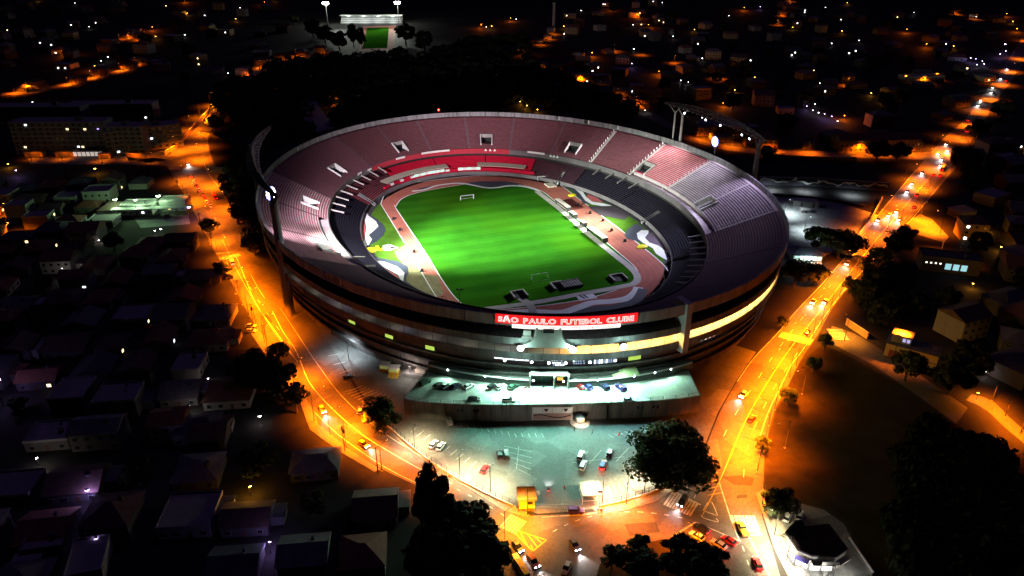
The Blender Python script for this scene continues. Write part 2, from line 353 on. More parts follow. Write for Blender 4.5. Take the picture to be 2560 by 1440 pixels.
# ================================================================== THE STADIUM BOWL
SCX, SCY, SA, SB, SANG = -2.0, 335.0, 138.5, 113.3, R(115)
SU = Vector((math.cos(SANG), math.sin(SANG), 0)); SV = Vector((-math.sin(SANG), math.cos(SANG), 0)); SC0 = Vector((SCX, SCY, 0))
def E(tdeg, off, z):
    t = R(tdeg); p = SC0 + SU*((SA+off)*math.cos(t)) + SV*((SB+off)*math.sin(t)); p.z = z; return p
def Enorm(tdeg):
    d = E(tdeg, 1, 0) - E(tdeg, 0, 0); d.normalize(); return d
def Etan(tdeg):
    d = E(tdeg+.05, 0, 0) - E(tdeg-.05, 0, 0); d.normalize(); return d
def bt(px, py, z, off=0.0):
    """bearing (degrees round the bowl) of a photo point at a given height"""
    d = survey(px, py, z) - Vector((SCX, SCY, z)); return math.degrees(math.atan2(d.dot(SV)/(SB+off), d.dot(SU)/(SA+off))) % 360
DT = 2.25
def ring_part(name, prof, mat, parent, t0=0.0, t1=360.0, dt=DT, close=False):
    n = max(1, int(round((t1-t0)/dt))); mb = MB()
    rows = [[E(t0 + (t1-t0)*i/n, o, z) for i in range(n+1)] for o, z in prof]
    for a, b in zip(rows[:-1], rows[1:]): mb.strip(a, b)
    if close:
        for i in (0, n): mb.poly([r[i] for r in rows])
    return mb.build(name, mat, parent=parent, org=None)
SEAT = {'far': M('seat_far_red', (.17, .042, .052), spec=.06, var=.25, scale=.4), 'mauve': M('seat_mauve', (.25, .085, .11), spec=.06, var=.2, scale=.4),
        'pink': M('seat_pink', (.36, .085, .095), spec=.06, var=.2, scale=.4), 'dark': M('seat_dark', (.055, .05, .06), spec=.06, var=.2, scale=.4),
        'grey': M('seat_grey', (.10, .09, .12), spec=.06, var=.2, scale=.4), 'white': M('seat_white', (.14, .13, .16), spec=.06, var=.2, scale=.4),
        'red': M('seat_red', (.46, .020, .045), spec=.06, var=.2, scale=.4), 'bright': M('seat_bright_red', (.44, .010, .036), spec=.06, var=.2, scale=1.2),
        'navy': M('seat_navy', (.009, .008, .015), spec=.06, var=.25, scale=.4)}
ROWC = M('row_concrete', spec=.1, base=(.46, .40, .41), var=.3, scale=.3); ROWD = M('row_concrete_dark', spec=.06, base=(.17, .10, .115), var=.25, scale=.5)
stadium = thing('stadium', 'huge oval concrete football stadium with red and grey stepped stands', 'stadium', (SCX, SCY, ZS), world=True)
_edges = [0, 6, 13, 20, 27, 34, 41, 48, 56, 64, 72, 80, 88, 96, 104, 111, 118, 125, 132, 139, 146, 153, 160]
_holes = [5, 19, 31, 44, 111, 124, 136, 150]
NROW, OFF0, TREAD, Z0, RISE = 26, -30.0, 1.07, 11.0, .512
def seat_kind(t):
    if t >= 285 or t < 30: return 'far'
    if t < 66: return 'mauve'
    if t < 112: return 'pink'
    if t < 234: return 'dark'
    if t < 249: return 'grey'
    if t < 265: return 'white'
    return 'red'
def has_walk(t): return 236 <= t <= 284 or 70 <= t <= 116
for e0, e1 in zip(_edges[:-1], _edges[1:]):
    mb = MB(); tm = (e0+e1)/2*DT
    k0 = 4 if has_walk(tm) else 0
    for i in range(e0, e1):
        ta, tb_ = i*DT, (i+1)*DT
        for k in range(k0, NROW):
            if any(h-1 <= i <= h for h in _holes) and 5 <= k <= 10: continue
            o0 = OFF0 + k*TREAD; o1 = o0 + TREAD; z = Z0 + k*RISE
            zb = z - RISE if k > k0 else z - .3
            mb.quad(E(ta, o0, zb), E(tb_, o0, zb), E(tb_, o0, z), E(ta, o0, z), 1)                       # riser
            om = o0 + .62
            mb.quad(E(ta, o0, z), E(tb_, o0, z), E(tb_, om, z), E(ta, om, z), 1)                           # footway of the row
            zs = z + .30
            mb.quad(E(ta, om, z), E(tb_, om, z), E(tb_, om, zs), E(ta, om, zs), 0)                         # seat front
            mb.quad(E(ta, om, zs), E(tb_, om, zs), E(tb_, o1, zs), E(ta, o1, zs), 0)                       # seat
        zt = Z0 + NROW*RISE; ot = OFF0 + NROW*TREAD
        mb.quad(E(ta, ot, zt), E(tb_, ot, zt), E(tb_, -.45, zt), E(ta, -.45, zt), 1)                       # walk behind the last row
        if k0: mb.quad(E(ta, OFF0, Z0+.2), E(tb_, OFF0, Z0+.2), E(tb_, OFF0+k0*TREAD, Z0+.2), E(ta, OFF0+k0*TREAD, Z0+.2), 1); mb.quad(E(ta, OFF0+k0*TREAD, Z0+.2), E(tb_, OFF0+k0*TREAD, Z0+.2), E(tb_, OFF0+k0*TREAD, Z0+k0*RISE), E(ta, OFF0+k0*TREAD, Z0+k0*RISE), 1)
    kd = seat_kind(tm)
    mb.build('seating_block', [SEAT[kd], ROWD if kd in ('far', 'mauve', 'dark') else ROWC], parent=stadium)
    # front wall of the block, and the stairs at its edge
    ring_part('block_front_wall', [(OFF0-.3, Z0-2.2), (OFF0-.3, Z0+.75), (OFF0, Z0+.75), (OFF0, Z0-.3)], M('banner_red', (.40, .03, .05), var=.2) if (tm > 322 or tm < 36) else CONCD, stadium, e0*DT, e1*DT)
    t = e0*DT; sm = MB(); tn = Etan(t)*.75
    for k in range(k0, NROW):
        o0 = OFF0 + k*TREAD; z = Z0 + k*RISE + .32
        for j in (0, 1):
            a = E(t, o0 + j*TREAD/2, z - .2 + j*.26); b = E(t, o0 + (j+1)*TREAD/2, z - .2 + j*.26)
            sm.quad(a-tn, a+tn, b+tn, b-tn); sm.quad(a-tn-Vector((0, 0, .3)), a+tn-Vector((0, 0, .3)), a+tn, a-tn)
    sm.build('aisle_stairs', CONCL if 230 < t < 300 else ROWD, parent=stadium)
    if 230 < t < 300:                                                   # guard rail posts stand along these aisles
        for k in range(1, NROW, 2):
            b = E(t, OFF0 + k*TREAD, Z0 + k*RISE) + Etan(t)*1.0
            MB().box(b + Vector((0, 0, .75)), (.22, .22, 1.3), SANG).build('aisle_post', WHITE, parent=stadium)
for h in _holes:                                                        # tunnel mouths (vomitories)
    ta, tb_ = (h-1)*DT, (h+1)*DT; oa, ob = OFF0 + 5*TREAD, OFF0 + 11*TREAD; zf = Z0 + 5*RISE - .5; zt = Z0 + 11*RISE
    v = MB().quad(E(ta, oa, zf), E(tb_, oa, zf), E(tb_, ob, zf), E(ta, ob, zf)).build('tunnel_mouth', DARKC, parent=stadium)
    for t, s in ((ta, 1), (tb_, -1)):
        q = Etan(t)*.5*s; m = MB(); PP = [E(t, oa-1.2, zf-.6), E(t, oa-1.2, zf+.8), E(t, ob, zt+.9), E(t, ob, zf-.6)]
        m.poly(PP); m.poly([p+q for p in PP])
        for j in range(4): m.quad(PP[j], PP[(j+1) % 4], PP[(j+1) % 4]+q, PP[j]+q)
        m.build('side_wall', WHITE, parent=v)
    m = MB(); a, b = E(ta, ob, 0), E(tb_, ob, 0); nn = Enorm((ta+tb_)/2)*.5
    m.prism([(p.x, p.y) for p in (a, b, b+nn, a+nn)], zt - 1.2, zt + .95); m.build('lintel', CONC, parent=v)
    MB().quad(E(ta, ob-.02, zf), E(tb_, ob-.02, zf), E(tb_, ob-.02, zt-1.2), E(ta, ob-.02, zt-1.2)).build('tunnel_shade', BLACK, parent=v)  # black sheet stands in for the shade inside the tunnel
# rim: precast panels with joints
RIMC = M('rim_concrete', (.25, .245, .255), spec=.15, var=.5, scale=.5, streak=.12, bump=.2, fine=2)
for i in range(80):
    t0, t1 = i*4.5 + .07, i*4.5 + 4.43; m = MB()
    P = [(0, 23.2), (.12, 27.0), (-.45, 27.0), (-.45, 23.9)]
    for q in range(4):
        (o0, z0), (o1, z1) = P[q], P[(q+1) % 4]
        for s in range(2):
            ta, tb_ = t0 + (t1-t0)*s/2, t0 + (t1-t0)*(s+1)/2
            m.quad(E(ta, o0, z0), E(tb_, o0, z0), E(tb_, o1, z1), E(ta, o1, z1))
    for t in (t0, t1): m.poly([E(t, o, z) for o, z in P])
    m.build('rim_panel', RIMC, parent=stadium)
    if i % 2 == 0 and (i*4.5 > 285 or i*4.5 < 60):
        b = E(i*4.5, -.7, 26.0); MB().box(b, (.9, .9, 2.2), SANG).build('rim_buttress', CONC, parent=stadium)
# facade rings
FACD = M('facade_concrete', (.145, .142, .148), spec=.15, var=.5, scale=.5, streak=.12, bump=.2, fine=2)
ring_part('upper_soffit', [(-.45, 23.2), (-.5, 23.0), (-6.5, 20.6), (-6.5, 18.8)], M('recess_shade_concrete', (.055, .05, .06), spec=.1, var=.3, scale=.2), stadium)  # the shade of the recess is put into this darker concrete
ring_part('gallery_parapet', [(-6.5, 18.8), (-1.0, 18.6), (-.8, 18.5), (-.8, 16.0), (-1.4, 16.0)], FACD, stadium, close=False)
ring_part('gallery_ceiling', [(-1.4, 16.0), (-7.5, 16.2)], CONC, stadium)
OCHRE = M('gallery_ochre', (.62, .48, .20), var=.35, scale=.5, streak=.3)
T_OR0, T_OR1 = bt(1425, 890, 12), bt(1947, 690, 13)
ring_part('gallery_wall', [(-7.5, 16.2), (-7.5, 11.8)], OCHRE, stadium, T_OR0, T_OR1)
ring_part('gallery_wall', [(-7.5, 16.2), (-7.5, 11.8)], M('recess_shade_concrete', (.055, .05, .06)), stadium, T_OR1, T_OR0 + 360)
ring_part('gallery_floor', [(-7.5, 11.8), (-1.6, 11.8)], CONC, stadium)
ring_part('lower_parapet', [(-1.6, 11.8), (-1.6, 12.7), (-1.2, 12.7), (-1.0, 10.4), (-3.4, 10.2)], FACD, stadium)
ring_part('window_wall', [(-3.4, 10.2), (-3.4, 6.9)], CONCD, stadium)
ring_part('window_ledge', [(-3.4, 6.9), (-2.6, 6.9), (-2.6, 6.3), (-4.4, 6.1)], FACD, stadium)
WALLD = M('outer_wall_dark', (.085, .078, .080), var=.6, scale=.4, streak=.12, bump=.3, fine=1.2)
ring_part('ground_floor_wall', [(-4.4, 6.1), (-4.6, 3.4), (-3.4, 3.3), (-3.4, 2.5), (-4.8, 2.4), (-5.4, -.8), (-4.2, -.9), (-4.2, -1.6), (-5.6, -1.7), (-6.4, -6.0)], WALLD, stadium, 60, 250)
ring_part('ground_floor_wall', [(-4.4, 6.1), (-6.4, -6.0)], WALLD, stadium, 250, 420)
for q in range(26):                                                 # rain-stained joints and downpipes on the outer wall
    t = 72 + q*5.9
    if 138 < t < 188: continue
    MB().beam(E(t, -4.3, 6.0), E(t, -6.1, -5.8), .22, .22).build('downpipe', DMETAL, parent=stadium)
for i in range(0, 120):                                                 # leaning ribs carry the rim
    t = 50 + i*1.7
    m = MB(); n = Etan(t)*.28; P = [(-6.4, 18.9), (-.9, 22.9), (-6.4, 20.7)]
    for s in (-1, 1): m.poly([E(t, o, z) + n*s for o, z in P])
    for q in range(3):
        a, b = P[q], P[(q+1) % 3]; m.quad(E(t, *a)-n, E(t, *b)-n, E(t, *b)+n, E(t, *a)+n)
    m.build('rib', CONCD, parent=stadium)
for i in range(44):
    t = T_OR0 - 40 + i*2.55
    MB().beam(E(t, -1.35, 12.7), E(t, -1.2, 16.0), .12, .12).build('gallery_mullion', DMETAL, parent=stadium)
tp = bt(1717, 760, 26.5); m = MB(); tn = Etan(tp)                    # the tall concrete pier on the right front
m.prism([(p.x, p.y) for p in (E(tp, -5, 0)-tn*1.1, E(tp, 1.1, 0)-tn*1.1, E(tp, 1.1, 0)+tn*1.1, E(tp, -5, 0)+tn*1.1)], 9.0, 27.3); m.build('pier', CONCL, parent=stadium)
# the flared pylon under the sign
GREYG = M('pylon_concrete', (.46, .47, .45), var=.15, scale=.3)
tc_ = bt(1368, 830, 20); m = MB()
prof = [(23.2, 4.0), (21.0, 4.0), (19.6, 4.3), (18.2, 5.4), (17.2, 7.0), (16.0, 9.0)]
for (z0, w0), (z1, w1) in zip(prof[:-1], prof[1:]):
    a = Etan(tc_); f = 1.4 if False else 0
    for o in (.35,): m.quad(E(tc_, o, z0)-a*w0, E(tc_, o, z0)+a*w0, E(tc_, o, z1)+a*w1, E(tc_, o, z1)-a*w1)
    for s in (-1, 1): m.quad(E(tc_, .35, z0)+a*w0*s, E(tc_, -6.4, z0)+a*w0*s, E(tc_, -6.4, z1)+a*w1*s, E(tc_, .35, z1)+a*w1*s)
m.build('front_pylon', GREYG, parent=stadium)
MB().box(E(tc_, .5, 22.2), (3.4, .25, 1.4), math.atan2(Etan(tc_).y, Etan(tc_).x)).build('pylon_screen', BLACK, parent=stadium)
tq = bt(1316, 830, 19); m = MB(); a = Etan(tq)
m.box(E(tq, -2.0, 19.9), (2.4, 2.0, 2.6), math.atan2(a.y, a.x)); m.box(E(tq, -2.0, 18.65+.35), (3.6, 3.0, .7), math.atan2(a.y, a.x), top=.75); m.build('ledge_cabin', CONCL, parent=stadium)
# windows of the facade, each its own pane in a frame
WLIT = EM('window_white', (.86, .95, 1.0), 2.2); WDIM = EM('window_dim', (.55, .70, 1.0), .5); WGRN = EM('doorway_green', (.52, .80, .12), .9); WVIO = EM('window_violet', (.55, .52, 1.0), .8); WORG = EM('door_orange', (1.0, .52, .10), 1.3)
def facade_window(px, py, z, w, h, mat, off=-3.32, name='window'):
    t = bt(px, py, z, off); c = E(t, off, z); a = Etan(t); rz = math.atan2(a.y, a.x)
    o = MB().box(c, (w+.25, .10, h+.25), rz).build(name, DMETAL, parent=stadium)
    MB().box(c + Enorm(t)*.09, (w, .06, h), rz).build('pane', mat, parent=o)
for x in (1338, 1345, 1352, 1359): facade_window(x, 909, 9.3, .6, .6, WLIT)
for x in (1384, 1390, 1396, 1402, 1408):
    for z in (9.2, 8.2, 7.4): facade_window(x, 912, z, .5, .55, WLIT if RND.random() < .7 else WDIM)
for x in (1438, 1444, 1450, 1456, 1464):
    facade_window(x, 911, 8.8, .55, .6, WLIT if RND.random() < .6 else WDIM); facade_window(x, 915, 7.9, .55, .5, WDIM)
for k in range(9): facade_window(1489 + k*5.6, 905 - k*.9, 8.6, .52, 2.3, WLIT if k in (0, 2, 3, 5) else WDIM)
for k in range(7): facade_window(1240 + k*13, 905 + k*.6, 8.9, 1.45, .7, WLIT)  # white boards, built as glowing panes so that they look lit
for k in range(9): facade_window(1781 + k*10, 868 - k*5.0, 8.6, .9, .55, WLIT if k % 4 else WDIM)
for x, y in ((690, 668), (697, 684), (703, 692), (717, 708), (722, 713), (751, 746), (766, 757), (774, 763), (782, 770)): facade_window(x, y, 8.6, .5, .5, WLIT)
for x, y in ((815, 750), (845, 772)): facade_window(x, y, 14.0, 5.0, 1.5, WVIO, -6.9, 'long_window')
facade_window(1000, 832, 14.0, 4.0, 2.0, WVIO, -6.9, 'long_window')
for x, y in ((855, 818), (953, 858), (1063, 887)): facade_window(x, y, 8.6, 3.4, 2.2, WGRN, -3.2, 'doorway')
for x, y in ((1600, 910),): facade_window(x, y, 8.2, 4.4, 1.4, WGRN, -3.2, 'doorway')
for k in range(9): facade_window(1268 + k*4.4, 872 + k*.5, 14.0, .5, 3.2, EM('gallery_bluish', (.45, .78, .95), .9), -6.9, 'tall_window')
# lower tier
ring_part('lower_stand_shade', [(OFF0-.3, Z0-2.2), (OFF0-.3, 7.5)], BLACK, stadium)  # black strip paints the shade in the gap below the upper tier
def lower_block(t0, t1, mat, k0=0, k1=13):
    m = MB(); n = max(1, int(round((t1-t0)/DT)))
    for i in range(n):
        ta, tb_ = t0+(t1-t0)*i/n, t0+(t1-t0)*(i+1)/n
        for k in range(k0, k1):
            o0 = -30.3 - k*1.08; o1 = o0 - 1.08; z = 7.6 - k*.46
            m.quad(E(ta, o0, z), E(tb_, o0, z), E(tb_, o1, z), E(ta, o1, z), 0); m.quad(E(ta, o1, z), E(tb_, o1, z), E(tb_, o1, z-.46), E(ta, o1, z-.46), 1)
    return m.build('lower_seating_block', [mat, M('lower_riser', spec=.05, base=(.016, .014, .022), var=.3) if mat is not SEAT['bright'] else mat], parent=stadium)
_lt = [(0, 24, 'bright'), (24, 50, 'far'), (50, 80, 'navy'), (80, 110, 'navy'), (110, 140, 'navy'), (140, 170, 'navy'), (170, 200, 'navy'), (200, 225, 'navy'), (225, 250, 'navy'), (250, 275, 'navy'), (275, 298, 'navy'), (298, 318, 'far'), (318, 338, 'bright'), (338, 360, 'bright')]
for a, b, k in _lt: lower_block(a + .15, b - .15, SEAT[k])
ring_part('pitch_wall', [(-44.3, 2.0), (-44.6, 2.0), (-44.8, 0.0)], CONCD, stadium)
ring_part('pitch_moat', [(-44.8, .012), (-47.5, .012)], DARKC, stadium)
for t in [26 + 5.2*k for k in range(9)] + [203 + 4.0*k for k in range(9)] + [100, 106] + [276 + 5.5*k for k in range(4)]:
    MB().beam(E(t, -30.4, 10.0), E(t, -37.0, 8.2), .5, .6).build('radial_beam', CONC, parent=stadium)
# far end: canopies, boxes and white panels over the pitch wall
BEIGE = M('canopy_beige', (.46, .42, .32), var=.12, scale=.5)
for xa, xb in ((905, 1000), (1030, 1128), (1208, 1312)):
    ta, tb_ = bt(xb, 425, 4.8, -40), bt(xa, 440, 4.8, -40)
    if tb_ < ta: tb_ += 360
    ring_part('canopy', [(-37.5, 5.4), (-43.0, 5.0), (-43.0, 4.7), (-37.5, 4.9)], BEIGE, stadium, ta, tb_)
    for k in range(5): t = ta + (tb_-ta)*(k+.5)/5; MB().tube(E(t, -42.6, 2.0), E(t, -42.6, 4.8), .12).build('canopy_post', METAL, parent=stadium)
for k in range(24):
    t = 350 + k*2.1
    if t > 392: break
    m = MB(); m.box(E(t, -42.6, 2.9), (2.8, 1.1, 1.5), math.atan2(Etan(t).y, Etan(t).x)); m.build('seat_box', SEAT['bright'] if k % 3 else WHITE, parent=stadium)
for k in range(12):
    t = 318 + k*2.6; MB().box(E(t, -43.0, 3.1), (5.2, .8, 1.6), math.atan2(Etan(t).y, Etan(t).x)).build('seat_box', SEAT['bright'], parent=stadium)
for xa, xb, y in ((1050, 1130, 384), (1318, 1364, 384), (985, 1019, 398), (880, 915, 436)):
    ta, tb_ = bt(xb, y, 11, -30), bt(xa, y, 11, -30)
    if tb_ < ta: tb_ += 360
    ring_part('white_rail_panel', [(-30.7, 11.0), (-30.7, 12.1), (-30.4, 12.1)], WHITE, stadium, ta, tb_)
for x in (1216, 1227, 1238, 1385, 1395, 1406, 918, 926, 935):
    t = bt(x, 379 if x > 1000 else 424, 11.2, -30); c = E(t, -30.75, 11.1); a = Etan(t)
    MB().poly([c-a*.9-Vector((0, 0, .6)), c+a*.9-Vector((0, 0, .6)), c+Vector((0, 0, .9))]).build('white_triangle_mark', WHITE, parent=stadium)
for xa, xb, y in ((1140, 1190, 407), (1045, 1090, 440), (1095, 1120, 437)):
    for k in range(5):
        x = xa + (xb-xa)*k/4; t = bt(x, y, 4, -42); MB().box(E(t, -43.6, 3.6), (2.6, .5, 1.5), math.atan2(Etan(t).y, Etan(t).x)).build('press_box', WHITE if k % 2 else EM('box_lit', (.55, .9, .75), .5), parent=stadium)
# stairs bridges to the pitch
for x, y in ((914, 502), (1404, 446), (1662, 545), (1692, 650)):
    t = bt(x, y, 2, -43)
    for s in (-.9, .9):
        b = Etan(t)*s; MB().beam(E(t, -37, 5.6)+b, E(t, -46.5, .5)+b, .18, .9).build('stair_rail', METAL, parent=stadium)
    MB().beam(E(t, -37, 5.0), E(t, -46.5, .05), 1.7, .2).build('pitch_stairs', CONCL, parent=stadium)

# ================================================================== TERRACE, PODIUM, ENTRANCE
edge_px = [(1010, 996), (1030, 1003), (1080, 1008), (1150, 1011), (1230, 1013), (1310, 1013), (1400, 1011), (1480, 1009), (1560, 1006), (1640, 1002), (1700, 997), (1750, 990)]
EDGE = smooth_line([G(x, y, 0) for x, y in edge_px], 4)
tA, tB = bt(1062, 945, 0, -8), bt(1760, 940, 0, -8)
back = [E(tB + (tA-tB)*k/20, -5.6, 0) for k in range(21)]
terr = MB().prism([(p.x, p.y) for p in EDGE + back], ZS, 0.0, 0, 0)
terrace = struct('upper_terrace', terr, TERR)
m = MB(); A, B = ribbon([p + Vector((0, 0, 0)) for p in EDGE], .5)
for q in range(len(EDGE)-1): m.prism([(p.x, p.y) for p in (A[q], A[q+1], B[q+1], B[q])], ZS, .35)
tw = thing('terrace_wall', 'long grey retaining wall below the lit upper car park', 'wall', (EDGE[0].x, EDGE[0].y, ZS), world=True)
m.build('wall_face', M('terrace_wall_concrete', (.15, .135, .125), spec=.1, var=.55, scale=.5, streak=.15), parent=tw)
rail = thing('terrace_railing', 'thin post and rail fence along the upper car park edge', 'railing', (EDGE[0].x, EDGE[0].y, .35), world=True)
RS = resample(EDGE, 24)
for p in RS: MB().box(p + Vector((0, 0, .95)), (.12, .12, 1.2)).build('post', DMETAL, parent=rail)
for h in (.95, 1.5):
    m = MB()
    for a, b in zip(RS[:-1], RS[1:]): m.beam(a + Vector((0, 0, h)), b + Vector((0, 0, h)), .06, .06)
    m.build('rail', DMETAL, parent=rail)
te0, te1 = bt(1325, 960, 1, -1), bt(1420, 960, 1, -1)
for k, (a, b) in enumerate(((tA + .3, te0), (te1, tB - .3))):
    w = ring_part('podium_wall', [(-1.2, 0), (-1.2, 2.2), (-1.7, 2.2), (-1.7, 0)], M('podium_dark', (.14, .15, .145), var=.25, scale=.3), stadium, a, b)
    ring_part('coping', [(-1.1, 2.2), (-1.1, 2.42), (-1.8, 2.42)], WHITE, w, a, b)
ring_part('podium_roof', [(-1.7, 2.21), (-5.2, 2.36)], CONCD, stadium, tA, te0); ring_part('podium_roof', [(-1.7, 2.21), (-5.2, 2.36)], CONCD, stadium, te1, tB)
def fr(t): return math.atan2(Etan(t).y, Etan(t).x)
for t in (te0, te1, bt(1385, 960, 1, -1)):
    MB().box(E(t, -1.6, 2.3), (.5, 2.8, 4.6), fr(t)).build('entrance_pier', CONCL, parent=stadium)
tm = (te0+te1)/2; MB().box(E(tm, -3.4, 4.6), (12.2, 4.6, .4), fr(tm)).build('entrance_canopy', CONC, parent=stadium)
t = bt(1355, 950, 1.5, -5); d = MB().box(E(t, -4.0, 1.9), (6.6, .3, 3.6), fr(t)).build('glass_entrance', M('entrance_glass', (.05, .10, .08), rough=.15, var=.1, spec=.7), parent=stadium)
for k in range(5): MB().box(E(t, -3.8, 1.9) + Etan(t)*(-3 + k*1.5), (.1, .12, 3.6), fr(t)).build('mullion', METAL, parent=d)
t = bt(1402, 948, 2.0, -5); d = MB().box(E(t, -4.0, 1.7), (4.4, .3, 3.3), fr(t)).build('ticket_office', DARKC, parent=stadium)
MB().box(E(t, -3.8, 2.1), (1.9, .14, 1.9), fr(t)).build('lit_hatch', WORG, parent=d)
t = bt(1580, 945, 2.0, -3); m = MB(); a = Etan(t); m.add([E(t, -1.3, 2.5)-a*6, E(t, -1.3, 2.5)+a*3, E(t, -6, 2.7)+a*3, E(t, -6, 2.7)-a*6, E(t, -6, 5.0)+a*2.6], [(0, 1, 4), (1, 2, 4), (0, 4, 3)])
m.build('ramp_roof', M('pale_canopy', (.50, .55, .30), var=.1), parent=stadium)
# banner on the terrace wall
c0 = G(1332, 1011, 0); c1 = G(1430, 1010, 0); dv = (c1-c0).normalized(); nv = Vector((dv.y, -dv.x, 0)); L = (c1-c0).length
rb = math.atan2(dv.y, dv.x); bc = (c0+c1)/2 + nv*.55
ban = thing('club_banner', 'white framed club banner with two shields on the terrace wall', 'banner', (bc.x, bc.y, -5.4), world=True)
MB().box(bc + Vector((0, 0, -3.1)), (L+.5, .16, 4.9), rb).build('frame', M('banner_frame', (.6, .56, .5), var=.1), parent=ban)
for k in range(4):
    w = L/4 - .22; p = bc + dv*((k-1.5)*L/4) + nv*.12; MB().box(p + Vector((0, 0, -1.85)), (w, .08, 2.1), rb).build('white_panel', WHITE, parent=ban)
    if k in (1, 3):
        q = p + nv*.08 + dv*(-w*.15) + Vector((0, 0, -1.8)); sh = MB().poly([q-dv*.75+Vector((0, 0, .6)), q-dv*.5-Vector((0, 0, .1)), q-Vector((0, 0, .75)), q+dv*.5-Vector((0, 0, .1)), q+dv*.75+Vector((0, 0, .6))]).build('shield', BLACK, parent=ban)
        MB().poly([q+nv*.02-dv*.45+Vector((0, 0, .3)), q+nv*.02-Vector((0, 0, .5)), q+nv*.02+Vector((0, 0, .3))]).build('shield_red', SEAT['bright'], parent=sh)
MB().box(bc + nv*.12 + Vector((0, 0, -4.2)), (L-.1, .08, 2.2), rb).build('lower_panel', M('banner_pink', (.42, .24, .22), var=.1), parent=ban)
pts = [bc + nv*.18 + dv*(-L/2+.3+(L-.6)*k/24) + Vector((0, 0, -4.1 + .55*math.sin(k/24*2*math.pi*1.0+.6))) for k in range(25)]
MB().strip([p + Vector((0, 0, .18)) for p in pts], [p - Vector((0, 0, .18)) for p in pts]).build('wave_stripe', SEAT['navy'], parent=ban)

# ================================================================== THE SIGN ON THE RIM
_glyph = {}
def glyph(ch, fat):
    if (ch, fat) not in _glyph:
        cu = bpy.data.curves.new('g', 'FONT'); cu.body = ch; cu.size = 1.0; cu.offset = fat; cu.extrude = .03; cu.resolution_u = 3
        ob = bpy.data.objects.new('g', cu); COL.objects.link(ob); bpy.context.view_layer.update()
        me = bpy.data.meshes.new_from_object(ob.evaluated_get(bpy.context.evaluated_depsgraph_get()))
        vs = [v.co.copy() for v in me.vertices]; fs = [tuple(p.vertices) for p in me.polygons]
        bpy.data.objects.remove(ob); bpy.data.curves.remove(cu); bpy.data.meshes.remove(me)
        xs = [v.x for v in vs] or [0, .3]
        _glyph[(ch, fat)] = (vs, fs, min(xs), max(xs))
    return _glyph[(ch, fat)]
def arc_text(owner, text, px0, px1, pyz, zbase, size, off, layers):
    """letters standing on the curved rim, from one photo column to another"""
    t0, t1 = bt(px0, pyz, zbase), bt(px1, pyz, zbase)
    wd = [(glyph(c, 0)[3] - glyph(c, 0)[2] + .13) if c != ' ' else .45 for c in text]; tot = sum(wd); s = 0.0
    Larc = (E(t1, 0, 0)-E(t0, 0, 0)).length; sx = Larc/tot
    for c, w in zip(text, wd):
        t = t0 + (t1-t0)*(s + w/2)/tot; s += w
        if c == ' ': continue
        a = Etan(t); n = Enorm(t); first = None
        for fat, lo, mat, nm in layers:
            vs, fs, x0, x1 = glyph(c, fat); xm = (glyph(c, 0)[2] + glyph(c, 0)[3])/2; m = MB()
            m.add([E(t, off+lo, zbase) + a*((v.x-xm)*sx) + Vector((0, 0, v.y*size)) + n*v.z for v in vs], fs)
            o = m.build(nm, mat, parent=owner if first is None else first)
            first = first or o
sign = thing('stadium_sign', 'glowing red SÃO PAULO FUTEBOL CLUBE sign over white lettering on the rim', 'sign', E((bt(1236, 790, 25)+bt(1581, 783, 25))/2, 0, 22), world=True)
SRED = EM('sign_red_glow', (1.0, .010, .013), .95); SWHT = EM('sign_white_glow', (1.0, .93, .88), 1.5); LRED = M('letter_dark_red', (.10, .006, .006), var=.1); LGRY = M('letter_dark', (.06, .06, .06), var=.1)
ts0, ts1 = bt(1240, 790, 25), bt(1580, 783, 25)
ring_part('red_light_panel', [(.22, 27.25), (.42, 27.25), (.42, 24.1), (.22, 24.1)], SRED, sign, ts0, ts1, dt=.8, close=True)
arc_text(sign, 'SÃO PAULO FUTEBOL CLUBE', 1246, 1575, 790, 24.75, 2.45, .55, ((.045, 0.0, EM('letter_outline_glow', (1.0, .84, .80), 1.5), 'letter'), (-.012, .07, LRED, 'letter_face')))
ring_part('white_light_panel', [(.22, 24.05), (.40, 24.05), (.40, 22.7), (.22, 22.7)], SWHT, sign, bt(1280, 806, 23.4), bt(1542, 802, 23.4), dt=.8, close=True)
arc_text(sign, 'ESTÁDIO CÍCERO POMPEU DE TOLEDO', 1283, 1539, 806, 22.95, 1.15, .50, ((.0, 0.0, LGRY, 'small_letter'),))
